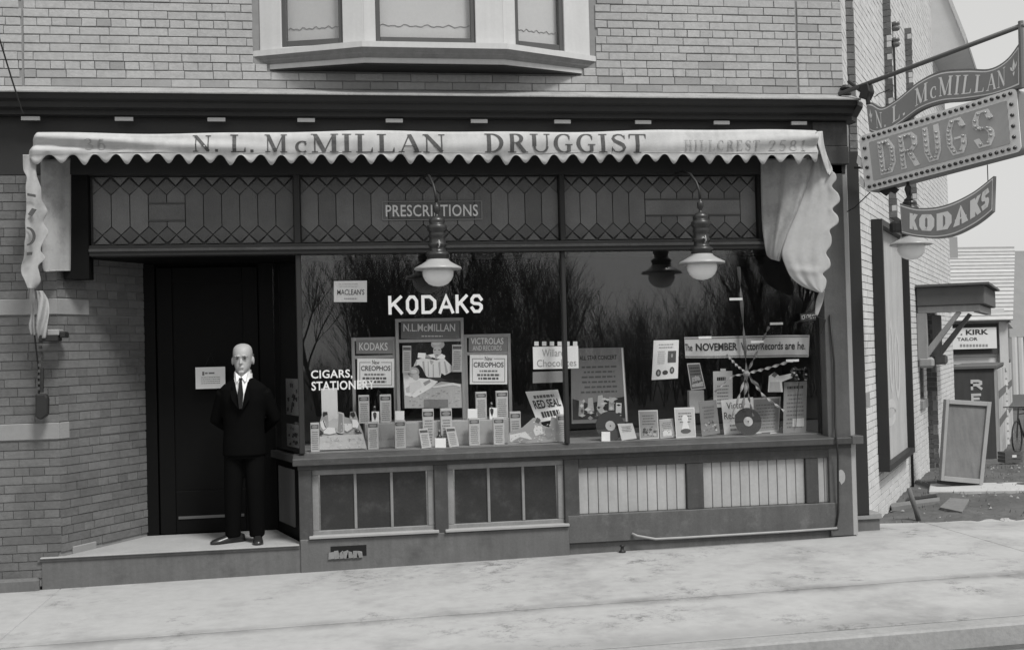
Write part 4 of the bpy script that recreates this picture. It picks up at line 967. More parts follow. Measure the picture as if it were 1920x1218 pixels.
MB().box(*(lambda p: (p.x-.06, p.x+.05, p.y-.02, p.y+.08, p.z-.05, p.z+.05))(sg(1686, 425))).build('bracket', m_iron, ks, bevel=.02)

# ================================================================== the shopkeeper in the doorway
def remeshed(mb, vox, name, m, parent, smooth_it=2):
    me = mb.mesh(name); ob = bpy.data.objects.new('t', me); C.objects.link(ob)
    r_ = ob.modifiers.new('r', 'REMESH'); r_.mode = 'VOXEL'; r_.voxel_size = vox; r_.use_smooth_shade = True
    s_ = ob.modifiers.new('s', 'SMOOTH'); s_.iterations = smooth_it; s_.factor = .5
    out = bpy.data.meshes.new_from_object(ob.evaluated_get(bpy.context.evaluated_depsgraph_get())); out.name = name
    bpy.data.objects.remove(ob); bpy.data.meshes.remove(me)
    out.materials.clear(); out.materials.append(m)
    for p in out.polygons: p.use_smooth = True
    o = bpy.data.objects.new(name, out); C.objects.link(o); o.parent = parent; return o
def loft(mb, rings, n=20):
    """closed surface through rings (cx, cy, z, rx, ry_front, ry_back)"""
    base = len(mb.v)
    for cx, cy, z, rx, rf_, rb_ in rings:
        for k in range(n):
            a = 2*math.pi*k/n; s_, c_ = math.sin(a), math.cos(a)
            mb.v.append((cx+rx*c_, cy+(rb_ if s_ > 0 else rf_)*s_, z))
    for i in range(len(rings)-1):
        for k in range(n): mb.f.append((base+i*n+k, base+i*n+(k+1) % n, base+(i+1)*n+(k+1) % n, base+(i+1)*n+k))
    mb.f.append(tuple(base+k for k in range(n-1, -1, -1))); mb.f.append(tuple(base+(len(rings)-1)*n+k for k in range(n)))
def ell(mb, c, r_, n=12):
    mb.lathe([(max(.02, math.sin(math.pi*i/n)), -math.cos(math.pi*i/n)) for i in range(n+1)], (0,0,0), 14)
    m = 14*(n+1)
    for i in range(len(mb.v)-m, len(mb.v)): v = mb.v[i]; mb.v[i] = (c[0]+v[0]*r_[0], c[1]+v[1]*r_[1], c[2]+v[2]*r_[2])
m_skin = mat('skin', .38, .5, .05, 9, .03, spec=.35); m_suit = mat('black_suit', .0045, .95, .15, 9, .1, .3, 200, .03); m_shoe = mat('shoe_leather', .02, .3, .1, 9, .05, spec=.5)
m_shirt = mat('white_shirt', .82, .7, .03, 9, .02); m_tie = mat('black_tie', .01, .6)
man = thing('person', 'bald man in a black suit, white collar and dark tie standing in the doorway', 'person', (-.815, .24, .236))
man.rotation_euler = (0, 0, R(-4))
HZ = 1.475                                    # chin
head = [(0,.0,HZ,.020,.080,.02),(0,0,HZ+.008,.034,.088,.03),(0,0,HZ+.03,.051,.087,.055),(0,.002,HZ+.052,.059,.085,.07),(0,.005,HZ+.078,.063,.084,.085),(0,.006,HZ+.104,.068,.080,.095),(0,.006,HZ+.124,.071,.086,.100),(0,.008,HZ+.145,.0735,.088,.102),(0,.01,HZ+.168,.073,.084,.10),(0,.012,HZ+.19,.0685,.075,.09),(0,.015,HZ+.207,.058,.060,.076),(0,.018,HZ+.220,.040,.041,.053),(0,.02,HZ+.227,.014,.015,.02)]
HS = 1.13; HT = HZ+.227
def hp(p): return (p[0]*HS, p[1]*HS, HT+(p[2]-HT)*HS)
body = MB(); loft(body, head, 24)
# nose, ears, lips, brow, neck
body.prism([(-.007,-.075,HZ+.116),(.007,-.075,HZ+.116),(.016,-.080,HZ+.074),(.0,-.104,HZ+.074),(-.016,-.080,HZ+.074)], (0,.02,-.004))
ell(body, (0,-.094,HZ+.078), (.011,.012,.010))
ell(body, (0,-.083,HZ+.046), (.021,.008,.006)); ell(body, (0,-.083,HZ+.034), (.018,.008,.006)); ell(body, (0,-.080,HZ+.010), (.024,.012,.012))
for s_ in (-1, 1):
    ell(body, (s_*.077,.02,HZ+.095), (.010,.020,.032)); ell(body, (s_*.030,-.083,HZ+.131), (.022,.008,.007))
body.v = [hp(v) for v in body.v]
body.tube([(0,.025,HZ-.14),(0,.02,HZ+.0)], [.074,.070], 16)
# torso, limbs
loft(body, [(0,.01,.80,.14,.09,.10),(0,.01,.95,.145,.10,.10),(0,.01,1.15,.15,.11,.10),(0,.01,1.26,.16,.11,.10),(0,.02,1.35,.12,.07,.08),(0,.02,1.39,.06,.05,.05)])
def limb(mb, pts, rs): mb.tube(pts, rs, 14)
armL = [(-.158,.02,1.28),(-.245,.09,1.05),(-.085,.19,.92)]; armR = [(.158,.02,1.28),(.25,.09,1.05),(.085,.205,.92)]
legL = [(-.085,.01,.85),(-.10,.0,.47),(-.115,.03,.09)]; legR = [(.085,.01,.85),(.09,-.02,.47),(.095,.0,.09)]
for a in (armL, armR): limb(body, a, [.048,.038,.028])
for a in (legL, legR): limb(body, a, [.078,.052,.038])
for s_, w in ((-1, armL[2]), (1, armR[2])):      # hands hanging, fingers slightly curled
    wv = Vector(w); ell(body, wv+Vector((0,-.008,-.06)), (.018,.038,.052))
    for i, (dy, l) in enumerate(((-.034,.062),(-.012,.074),(.010,.070),(.030,.054))):
        p = wv+Vector((0,dy-.008,-.095)); limb(body, [p, p+Vector((-s_*.006,-.006,-l*.5)), p+Vector((-s_*.022,-.010,-l))], [.0095,.009,.0075])
    p = wv+Vector((-s_*.004,-.040,-.045)); limb(body, [p, p+Vector((-s_*.014,-.022,-.03)), p+Vector((-s_*.02,-.026,-.058))], [.012,.010,.008])
remeshed(body, .0055, 'body', m_skin, man, 2)
# clothes
jk = MB(); loft(jk, [(0,.01,.74,.185,.135,.135),(0,.01,.85,.182,.135,.135),(0,.01,.98,.172,.13,.125),(0,.01,1.12,.178,.135,.125),(0,.01,1.22,.195,.14,.128),(0,.015,1.315,.205,.125,.12),(0,.02,1.355,.165,.10,.105),(0,.025,1.405,.085,.075,.085)], 28)
for a in (armL, armR):
    limb(jk, [a[0]+tuple() if False else a[0], a[1], (lerp(a[1][0],a[2][0],.93), lerp(a[1][1],a[2][1],.93), lerp(a[1][2],a[2][2],.93))], [.076,.062,.05])
jo = remeshed(jk, .009, 'suit_jacket', m_suit, man, 9)
tr = MB(); loft(tr, [(0,.01,.72,.165,.12,.13),(0,.01,.80,.168,.12,.13),(0,.01,.92,.155,.11,.11)])
for a in (legL, legR): limb(tr, [a[0], (a[0][0], a[0][1], .70), a[1], (a[2][0], a[2][1]-.01, .05)], [.09,.09,.078,.066])
remeshed(tr, .010, 'trousers', m_suit, man, 3)
# lapels, collar, tie
lp = MB()
for s_ in (-1, 1):
    lp.prism([(s_*.008,-.148,1.16),(s_*.075,-.142,1.26),(s_*.085,-.128,1.32),(s_*.07,-.118,1.335),(s_*.075,-.098,1.385),(s_*.055,-.085,1.41),(s_*.030,-.128,1.30)], (0,-.008,.0))
lp.v = [(v[0], v[1], v[2]-0.03) for v in lp.v]; lp.build('lapel', m_suit, man, local=True)
sh = MB(); sh.grid([[(lerp(-1,1,i/8)*w, y+.018*abs(lerp(-1,1,i/8)), z) for i in range(9)] for w, y, z in ((.010,-.146,1.19),(.035,-.142,1.27),(.05,-.130,1.33),(.058,-.108,1.40),(.062,-.085,1.44))])
sh.v = [(v[0], v[1], v[2]-0.03) for v in sh.v]; sh.build('shirt_front', m_shirt, man, smooth_=True, local=True, solid=.003)
cl = MB()
for s_ in (-1, 1):
    cl.prism([(s_*.004,-.094,1.447),(s_*.05,-.072,1.487),(s_*.066,-.03,1.495),(s_*.068,-.045,1.432),(s_*.036,-.112,1.405)], (0,-.006,-.002))
cl.lathe([(.079,1.415),(.077,1.475),(.073,1.475),(.074,1.415)], (0,.018,0), 20)
cl.v = [(v[0], v[1], v[2]-0.03) for v in cl.v]; cl.build('collar', m_shirt, man, local=True)
ti = MB(); ti.prism([(-.016,-.124,1.44),(.016,-.124,1.44),(.011,-.128,1.415),(.024,-.152,1.30),(.012,-.158,1.18),(-.012,-.158,1.18),(-.024,-.152,1.30),(-.011,-.128,1.415)], (0,-.008,0)); ti.v = [(v[0], v[1], v[2]-0.03) for v in ti.v]; ti.build('tie', m_tie, man, local=True)
def shoe(cx, cy, ang):
    mb = MB(); pts = []
    prof_ = [(.11,.030,.060),(.08,.038,.075),(.02,.040,.085),(-.05,.042,.065),(-.11,.047,.048),(-.16,.040,.036),(-.185,.018,.022)]
    for y, w, h in prof_: pts.append([(-w,y,0),(w,y,0),(w*.9,y,h*.6),(w*.45,y,h),(-w*.45,y,h),(-w*.9,y,h*.6)])
    b = 0
    vs_ = [p for r_ in pts for p in r_]; fs = [(i*6+k, i*6+(k+1) % 6, (i+1)*6+(k+1) % 6, (i+1)*6+k) for i in range(len(pts)-1) for k in range(6)]+[tuple(range(6)), tuple(range((len(pts)-1)*6, len(pts)*6))]
    ca, sa = math.cos(ang), math.sin(ang)
    mb.add([(cx+x*ca-y*sa, cy+x*sa+y*ca, z) for x, y, z in vs_], fs)
    return mb.build('shoe', m_shoe, man, smooth_=True, local=True)
shoe(-.125, .02, R(-62)); shoe(.10, -.01, R(8))
for s_ in (-1, 1):
    e = MB(); ell(e, (s_*.030,-.0755,HZ+.113), (.0115,.007,.0046)); e.v = [hp(v) for v in e.v]; e.build('eye', mat('eye', .06, .5, spec=.3), man, smooth_=True, local=True)  # eyes dark all over, shade of the sockets put into their colour
    bw_ = MB().tube([(s_*.014,-.087,HZ+.127),(s_*.032,-.089,HZ+.131),(s_*.052,-.076,HZ+.125)], [.0022,.0034,.002], 6); bw_.v = [hp(v) for v in bw_.v]; bw_.build('eyebrow', mat('hair', .06, .8), man, local=True)
    hr = MB().tube([(s_*.0735,.015,HZ+.115),(s_*.074,.035,HZ+.135),(s_*.07,.06,HZ+.14)], [.004,.007,.009], 8); hr.v = [hp(v) for v in hr.v]; hr.build('side_hair', mat('hair', .06), man, smooth_=True, local=True)
mo_ = MB().tube([(-.021,-.0895,HZ+.040),(0,-.0935,HZ+.041),(.021,-.0895,HZ+.040)], .0018, 5); mo_.v = [hp(v) for v in mo_.v]; mo_.build('mouth', mat('lip_line', .17), man, local=True)
# notice on the door
nc = MB(); a = P3(367, 729, .80); b = P3(422, 687, .80); nc.box(a.x, b.x, .80, .803, a.z, b.z)
no = tag(nc.build('notice_card', mat('notice_paper', .85, .8, .05, 5, .04)), 'white printed notice card on the dark door beside the man', 'notice')
pn = MB()
def words(mb, x0, x1, z, h, fn, seed, gap=.35):
    rnd_ = random.Random(seed); x = x0
    while x < x1-h:
        l = h*rnd_.uniform(1.2, 4.0); l = min(l, x1-x); mb.add([fn(x, z), fn(x+l, z), fn(x+l, z+h), fn(x, z+h)], [(0,1,2,3)]); x += l+h*gap*2
fnn = lambda x, z: Vector((x, .7985, z))
pn.add([fnn(a.x+.06, b.z-.075), fnn(a.x+.078, b.z-.075), fnn(a.x+.078, b.z-.04), fnn(a.x+.06, b.z-.04)], [(0,1,2,3)])
words(pn, a.x+.085, a.x+.19, b.z-.062, .014, fnn, 1)
for i in range(4): words(pn, a.x+.05, a.x+.215, b.z-.095-.018*i, .005, fnn, 2+i)
pn.build('print', mat('grey_ink', .2), no)
hg = MB().tube([((a.x+b.x)/2-.05, .805, b.z), ((a.x+b.x)/2, .86, b.z+.12), ((a.x+b.x)/2+.05, .805, b.z)], .0015, 4); hg.build('string', m_iron, no)

# ================================================================== the window display
def ink(g): return mat('ink_%02d' % round(g*100), g, .8, .1, 20, .05)
def paper(g): return mat('paper_%02d' % round(g*100), g, .75, .06, 6, .05)
DZ = ZS+.001
def card4(name, label, cat, corners, y, tone, base=None, lean=.04, border=None, group=None, parent=None, thick=.005, mb_only=False):
    """standing card from its four corners as seen (TL, TR, BR, BL) on the plane at depth y"""
    yt = y+lean
    tl, tr, br, bl = [P3(c[0], c[1], yy) for c, yy in zip(corners, (yt, yt, y, y))]
    if base is not None:
        dz_ = base-min(bl.z, br.z); bl.z += dz_; br.z += dz_
    fn = lambda a, b, l=0.0: bl.lerp(br, a).lerp(tl.lerp(tr, a), b)+Vector((0, -.0012-l, 0))
    mb = MB().prism([tl, tr, br, bl], (0, thick, 0))
    if parent is None:
        o = tag(mb.build(name, paper(tone) if border is None else paper(border)), label, cat, group)
    else: o = mb.build(name, paper(tone) if border is None else paper(border), parent)
    if border is not None:
        k = .045; MB().add([fn(k, k), fn(1-k, k), fn(1-k, 1-k), fn(k, 1-k)], [(0,1,2,3)]).build('sheet', paper(tone), o)
    return o, (lambda a, b, l=0.0: fn(a, b, l+.0008))
def lines(o, fn, a0, a1, b0, b1, n, g=.2, h=.35, seed=0, ragged=.25):
    mb = MB(); rnd_ = random.Random(seed)
    p = (b1-b0)/n
    for i in range(n):
        b = b0+i*p; x = a0+rnd_.uniform(0, ragged)*(a1-a0)*.5; xe = a1-rnd_.uniform(0, ragged)*(a1-a0)*.5
        while x < xe:
            l = (a1-a0)*rnd_.uniform(.05, .16); l = min(l, xe-x)
            mb.add([fn(x, b), fn(x+l, b), fn(x+l, b+p*h), fn(x, b+p*h)], [(0,1,2,3)]); x += l+(a1-a0)*.03
    mb.build('print', ink(g), o)
def say(o, fn, txt, a0, a1, b0, b1, g=.03, bold=.015, lift=.0006):
    mb = MB(); sans(mb, txt, a0, a1, b0, b1, lambda a, b: fn(a, b, lift), bold); return mb.build('lettering', ink(g), o)
def patch(o, fn, pts, g, lift=.0003, name='picture'):
    return MB().add([fn(a, b, lift) for a, b in pts], [tuple(range(len(pts)))]).build(name, ink(g) if g < .3 else paper(g), o)
def oval(ca, cb, ra, rb, n=14): return [(ca+ra*math.cos(2*math.pi*i/n), cb+rb*math.sin(2*math.pi*i/n)) for i in range(n)]
def speckle(o, fn, n, a0, a1, b0, b1, tones, seed):
    rm = random.Random(seed); by = {}
    for i in range(n):
        a, b = rm.uniform(a0, a1), rm.uniform(b0, b1); w, h = rm.uniform(.02, .07), rm.uniform(.01, .035); g_ = rm.choice(tones)
        by.setdefault(g_, MB()).add([fn(a-w, b, .0009+.00002*i), fn(a, b-h, .0009+.00002*i), fn(a+w, b, .0009+.00002*i), fn(a, b+h, .0009+.00002*i)], [(0,1,2,3)])
    for g_, mb in by.items(): mb.build('printed_picture', ink(g_) if g_ < .3 else paper(g_), o)
# riser covered in pale paper
RZ = PZ(820, 790, .36)
ri = MB().box(PX(684, 815, .36), PX(962, 815, .36), .36, .92, ZS+.002, RZ)
riser = tag(ri.build('display_riser', mat('riser_paper', .42, .8, .12, 3, .06), bevel=.004), 'pale low riser across the middle of the left display window', 'riser')
# three-part display screen
scr = thing('display_screen', 'three-part wooden display screen with a bedside picture in its middle panel', 'display', P3(806, 790, .5))
m_wood = mat('screen_wood', .30, .6, .15, 6, .1, streak=.15)
def framed(x0, y0, x1, y1, y, bars):
    a, b = P3(x0, y1, y), P3(x1, y0, y); zb = RZ+.002; w = .030
    mb = MB(); mb.box(a.x, a.x+w, y, y+.03, zb, b.z-w); mb.box(b.x-w, b.x, y, y+.03, zb, b.z-w); mb.box(a.x, b.x, y, y+.03, b.z-w, b.z)
    for py in bars: z = PZ((x0+x1)/2, py, y); mb.box(a.x+w, b.x-w, y+.001, y+.029, z-w/2, z+w/2)
    return mb.build('frame', m_wood, scr, bevel=.003)
f0 = framed(745, 595, 869, 780, .50, (638,)); f1 = framed(662, 631, 742, 790, .53, (669,)); f2 = framed(873, 625, 957, 785, .53, (662,))
def plate(px, y, tone, parent, nm='plate'):
    o, fn = card4(nm, None, None, [(px[0],px[1]),(px[2],px[1]),(px[2],px[3]),(px[0],px[3])], y, tone, lean=0, parent=parent); return o, fn
o, fn = plate((752,602,862,635), .498, .13, scr); say(o, fn, 'N.L.McMILLAN', .04, .92, .42, .85, .6, .01); lines(o, fn, .3, .75, .12, .3, 1, .5)
o, fn = plate((668,637,737,663), .528, .22, scr); say(o, fn, 'KODAKS', .08, .85, .25, .8, .7, .01)
o, fn = plate((879,631,951,659), .528, .22, scr); say(o, fn, 'VICTROLAS', .05, .9, .5, .92, .7, .01); say(o, fn, 'AND RECORDS', .1, .85, .08, .4, .65, .0)
for r_, sd_ in (((670,672,739,726), 1), ((881,665,951,720), 2)):
    o, fn = plate(r_, .527, .84, scr, 'show_card'); say(o, fn, 'CREOPHOS', .1, .9, .58, .75, .04, .01); say(o, fn, 'New', .4, .6, .8, .95, .1, .0)
    lines(o, fn, .18, .82, .42, .54, 1, .2, .5, sd_); lines(o, fn, .14, .86, .16, .4, 2, .12, .6, sd_)
    fr_ = MB()
    for (a0, b0, a1, b1) in ((.06,.07,.94,.09),(.06,.86,.36,.88),(.64,.86,.94,.88),(.06,.09,.075,.86),(.925,.09,.94,.86)): fr_.add([fn(a0,b0), fn(a1,b0), fn(a1,b1), fn(a0,b1)], [(0,1,2,3)])
    fr_.build('printed_border', ink(.25), o)
# bedside picture
o, fn = plate((754,641,866,766), .512, .015, scr, 'picture_board')
def pg(x, y): return ((x-754)/112., (766-y)/125.)
def pat(pts, g, k): patch(o, fn, [pg(*p) for p in pts], g, .0005+.0005*k)
def q6(*pts): return [(740+x/6.41, 590+y/6.41) for x, y in pts]
def el6(cx, cy, rx, ry, n=16): return q6(*[(cx+rx*math.cos(2*math.pi*i/n), cy+ry*math.sin(2*math.pi*i/n)) for i in range(n)])
pat(q6((100,690),(170,640),(240,760),(420,860),(560,800),(800,830),(815,1115),(120,1120)), .46, 0)
pat(q6((100,690),(170,635),(290,760),(420,768),(520,800),(430,880),(240,992),(125,965)), .84, 1)
pat(q6((225,620),(260,540),(330,520),(420,530),(500,545),(590,520),(640,570),(695,620),(690,680),(600,725),(560,700),(550,750),(430,760),(380,740),(330,640),(290,600)), .74, 2)
for a_ in (((330,560),(352,556),(372,735),(340,650)), ((395,560),(404,558),(412,740),(400,735)), ((455,590),(466,590),(470,750),(456,752)), ((520,570),(545,560),(552,690),(535,740)), ((590,560),(604,556),(640,690),(612,712)), ((250,560),(268,548),(262,600),(240,612)), ((420,540),(470,560),(440,600),(425,580))): pat(q6(*a_), .42, 3)
pat(q6((470,470),(545,470),(535,530),(480,530)), .40, 3)
pat(el6(516,355,82,58), .40, 4); pat(el6(510,435,50,62), .50, 5); pat(el6(500,330,60,34), .54, 5)
for a_ in (((470,418),(495,415),(495,424),(470,427)), ((520,415),(548,418),(548,427),(520,424)), ((490,478),(525,478),(520,486),(494,486))): pat(q6(*a_), .12, 6)
pat(q6((400,480),(470,468),(490,520),(430,506)), .86, 6); pat(q6((496,522),(560,466),(606,490),(600,520),(540,532)), .86, 6)
pat(q6((365,470),(450,505),(440,522),(362,515)), .34, 5); pat(q6((280,455),(372,460),(365,525),(274,515)), .88, 6)
pat(el6(225,690,70,66), .40, 4); pat(el6(225,680,44,26), .60, 5); pat(el6(255,745,40,40), .52, 5)
pat(q6((340,815),(420,776),(432,806),(362,852)), .36, 5); pat(q6((170,820),(300,790),(330,860),(230,930),(160,930)), .72, 4); pat(q6((130,880),(180,850),(176,930),(140,935)), .55, 5)
pat(q6((380,750),(550,752),(640,790),(520,800),(430,768)), .06, 5)
for i in range(60):
    t = random.Random(i); x, y = t.uniform(150, 780), t.uniform(900, 1090); pat(q6((x,y),(x+t.uniform(10,34),y-4),(x+t.uniform(10,34),y+5),(x,y+9)), t.choice([.30,.56,.36,.62]), 6+i*.05)
pat(q6((440,860),(700,815),(790,840),(790,865),(700,845),(470,880)), .74, 6)
pat(q6((350,1015),(640,1015),(640,1105),(350,1105)), .22, 10)
for r_, k in (((755,648,771,699), 0), ((848,646,866,697), 1)):
    q, f_ = card4('carton', None, None, [(r_[0],r_[1]),(r_[2],r_[1]),(r_[2],r_[3]),(r_[0],r_[3])], .475, .46, lean=0, parent=scr, thick=.03)
    lines(q, f_, .1, .9, .1, .8, 9, .2, .5, k); patch(q, f_, [(.05,.84),(.95,.84),(.95,.95),(.05,.95)], .1)
# cartons
def carton(r_, y, base, label, depth=.05, tone=.54):
    a, b = P3(r_[0], r_[3], y), P3(r_[2], r_[1], y)
    mb = MB().box(a.x, b.x, y, y+depth, base, b.z)
    q = tag(mb.build('carton', paper(tone), bevel=.002), label, 'carton', 'tall product cartons in the left display window')
    fn = lambda u, v, l=0.0: Vector((lerp(a.x, b.x, u), y-.001-l, lerp(base, b.z, v)))
    lines(q, fn, .12, .88, .08, .74, 9, .22, .5, int(r_[0])); patch(q, fn, [(.06,.80),(.94,.80),(.94,.93),(.06,.93)], .07); patch(q, fn, oval(.5, .865, .36, .05), .3, .0008)
    return q
carton((583,792,598,845), .20, DZ, 'tall carton at the far left end of the left display window')
carton((690,790,709,840), .24, DZ, 'tall carton below the screen wing that reads KODAKS, front row')
carton((741,787,760,838), .24, DZ, 'tall carton front row, left of the two leaning cartons')
carton((880,783,899,833), .24, DZ, 'tall carton front row, right of the two leaning cartons')
carton((926,782,945,832), .24, DZ, 'tall carton front row, below the wing that reads VICTROLAS')
carton((957,771,976,812), .34, DZ, 'tall carton just right of the riser in the left display window')
carton((1046,776,1062,828), .24, DZ, 'tall carton beside the window mullion at the right end of the left display')
carton((673,740,692,790), .44, RZ+.001, 'carton on the riser, left of the pair below the KODAKS card')
carton((713,739,733,790), .44, RZ+.001, 'carton on the riser, right of the pair below the KODAKS card')
carton((893,734,912,785), .44, RZ+.001, 'carton on the riser, left of the pair below the VICTROLAS card')
carton((931,732,952,783), .44, RZ+.001, 'carton on the riser, right of the pair below the VICTROLAS card')
carton((793,766,813,818), .305, DZ, 'tall carton in the middle, just left of the centre dark bottle')
carton((827,765,847,817), .305, DZ, 'tall carton in the middle, just right of the centre dark bottle')
for cs, lab, s_ in (([(785,804),(802,803),(809,834),(791,836)], 'carton leaning to the left of the little white centre card', 1), ([(835,801),(853,800),(861,832),(843,834)], 'carton leaning to the right of the little white centre card', 2)):
    q, f_ = card4('leaning_carton', lab, 'carton', cs, .16, .44, DZ, .10, group='tall product cartons in the left display window', thick=.03); lines(q, f_, .12, .88, .1, .75, 7, .22, .5, s_); patch(q, f_, [(.08,.8),(.92,.8),(.92,.93),(.08,.93)], .08)
for r_, y, base, lab in (((697,771,711,790), .40, RZ+.001, 'small blank white card between the cartons below KODAKS'), ((918,764,932,784), .40, RZ+.001, 'small blank white card between the cartons below VICTROLAS'), ((741,770,758,786), .39, RZ+.001, 'small white card on the left edge of the riser middle'), ((877,766,895,783), .39, RZ+.001, 'small white card on the right edge of the riser middle'), ((816,821,836,838), .14, DZ, 'small white card at the very centre of the left window front')):
    card4('price_card', lab, 'card', [(r_[0],r_[1]),(r_[2],r_[1]),(r_[2],r_[3]),(r_[0],r_[3])], y, .85, base, .01)
m_bot = mat('dark_bottle', .03, .15, .1, 5, .05, spec=.6)
for px, py, y, base, lab in ((703, 790, .43, RZ+.001, 'dark bottle behind the white card below KODAKS'), (922, 785, .43, RZ+.001, 'dark bottle behind the white card below VICTROLAS'), (824, 826, .20, DZ, 'dark bottle at the centre between the two middle cartons')):
    p = P3(px, py, y); h_ = .15
    bt = thing('bottle', lab, 'bottle', (p.x, y, base), 'dark medicine bottles in the left display')
    MB().lathe([(.026,0),(.028,.006),(.028,.085),(.022,.10),(.011,.112),(.010,.13),(.013,.132),(.013,.14)], (p.x, y, base), 12).build('glass', m_bot, bt, smooth_=True)
    MB().lathe([(.0085,.1405),(.0085,.152),(.003,.153)], (p.x, y, base), 8).build('cork', paper(.35), bt)
# picture cut-outs at both ends of the left window
def cutout(name, label, pts, y, tone, base, figs):
    P_ = [P3(a, b, y) for a, b in pts]; zmin = min(p.z for p in P_)
    for p in P_: p.z = base+(p.z-zmin)
    q = tag(MB().prism(P_, (0, .006, 0)).build(name, paper(tone)), label, 'cut-out')
    for k, (g_, pp_) in enumerate(figs):
        mb = MB(); R__ = [P3(a, b, y-.0015-.0008*k) for a, b in pp_]
        for p in R__: p.z += base-zmin
        mb.add(R__, [tuple(range(len(R__)))]).build('printed_figure', ink(g_) if g_ < .3 else paper(g_), q)
    return q
def q9(*pts): return [(570+x/9.37, 720+y/9.37) for x, y in pts]
def mottle(x0, x1, y0, y1, n, tones, seed, k=1.0):
    rm = random.Random(seed); out = []
    for i in range(n):
        x, y = rm.uniform(x0, x1), rm.uniform(y0, y1); w = rm.uniform(.8, 2.6)*k; h = rm.uniform(.5, 1.5)*k
        out.append((rm.choice(tones), [(x-w, y), (x, y-h), (x+w, y+rm.uniform(-.4,.4)), (x+rm.uniform(-.5,.5), y+h)]))
    return out
cutout('picture_cutout', 'picture cut-out of two people at a table, left end of the window', q9((275,1185),(275,700),(330,505),(415,505),(430,680),(590,640),(600,505),(700,530),(715,600),(800,620),(815,510),(905,505),(965,700),(1040,880),(1110,1170)), .26, .42, DZ,
       [(.56, q9((430,690),(520,620),(590,640),(590,800),(430,790))), (.04, q9((335,515),(400,510),(418,550),(385,590),(335,600),(328,560))), (.40, q9((380,570),(415,565),(418,620),(395,670),(365,640),(350,600))), (.85, q9((285,690),(330,650),(370,680),(385,800),(340,830),(300,770))), (.04, q9((330,660),(350,665),(385,780),(372,790))), (.80, q9((340,850),(420,780),(540,790),(560,880),(450,905),(350,890))),
        (.62, q9((600,510),(695,536),(706,872),(640,905),(568,862),(588,700))), (.30, q9((612,530),(680,550),(688,850),(640,880),(585,850),(600,700))), (.04, q9((820,520),(880,510),(905,580),(850,620),(815,560))), (.5, q9((810,580),(850,600),(850,680),(815,650))), (.85, q9((850,640),(930,650),(965,720),(940,800),(850,780))), (.72, q9((710,720),(840,710),(850,800),(760,860),(710,830))), (.06, q9((880,830),(960,820),(1020,890),(920,890))), (.06, q9((570,870),(690,900),(690,940),(600,920))), (.04, q9((280,820),(330,860),(345,900),(280,915))),
        (.58, q9((275,940),(600,915),(720,915),(1030,900),(1100,1150),(275,1180)))]+mottle(602, 682, 822, 843, 40, [.42,.50,.66,.72,.36], 3)+mottle(640, 672, 796, 812, 14, [.2,.75,.5,.85], 5, .8))
card4('show_card', 'blank tall white card behind the cut-out at the left end of the window', 'card', [(602,728),(632,727),(634,792),(604,794)], .40, .70, None, .02)
cutout('picture_cutout', 'pale picture cut-out of children near the mullion in the left window', [(952,832),(953,812),(962,806),(980,800),(1000,782),(1012,783),(1016,796),(1030,800),(1034,780),(1042,782),(1050,800),(1060,826)], .22, .38, DZ,
       [(.12, [(1003,790),(1007,781),(1014,786),(1010,793)]), (.75, [(1000,806),(1004,796),(1016,798),(1018,812),(1004,816)]), (.3, [(1020,815),(1024,800),(1034,802),(1038,818),(1028,822)]), (.72, [(956,828),(956,814),(985,808),(998,822)]), (.3, [(960,826),(975,818),(992,822),(984,829)])]+mottle(955, 1055, 808, 828, 46, [.5,.62,.75,.3,.82], 9)+mottle(1000, 1045, 786, 808, 20, [.06,.7,.4,.8], 10, .8))
# cards and posters of the left window
o, fn = card4('magazine_card', "white card lettered MACLEAN'S high on the left display glass", 'card', [(626,527),(688,526),(688,566),(626,566)], .13, .50, None, 0); say(o, fn, "MACLEAN'S", .1, .92, .34, .6, .04, .005); lines(o, fn, .1, .8, .72, .95, 2, .3, .25); lines(o, fn, .25, .75, .12, .3, 1, .25, .4)
o, fn = card4('show_card', 'tilted white card lettered RED SEAL in the left window', 'card', [(985,734),(1046,730),(1062,782),(1008,792)], .42, .84, None, .10); say(o, fn, 'RED SEAL', .1, .95, .42, .70, .03, .02); lines(o, fn, .1, .9, .76, .92, 1, .15, .6); lines(o, fn, .15, .9, .12, .36, 1, .05, .8)
cs = thing('chocolate_sign', 'white sign with script lettering and a row of tabs behind the right mullion', 'sign', P3(1040, 690, .30))
o, fn = card4('board', None, None, [(999,650),(1084,648),(1085,690),(1000,692)], .30, .84, None, 0, parent=cs); say(o, fn, 'Willards', .2, .75, .55, .88, .35, .0); say(o, fn, 'Chocolates', .08, .95, .1, .42, .35, .0)
for i in range(6): card4('tab', None, None, [(1002+14.5*i,640),(1010+14.5*i,640),(1010+14.5*i,648),(1002+14.5*i,648)], .31, .7, None, 0, parent=cs)
card4('lower_panel', None, None, [(999,697),(1058,695),(1058,716),(999,718)], .31, .26, None, 0, parent=cs)
o, fn = card4('concert_poster', 'tall grey poster headed ALL STAR CONCERT beside the mullion', 'poster', [(1070,653),(1169,651),(1178,790),(1072,794)], .62, .20, None, .05, border=None); say(o, fn, 'ALL STAR CONCERT', .16, .86, .84, .90, .02, .01); say(o, fn, '', 0, 1, 0, 1) if False else None
lines(o, fn, .15, .88, .40, .80, 6, .09, .35, 3)
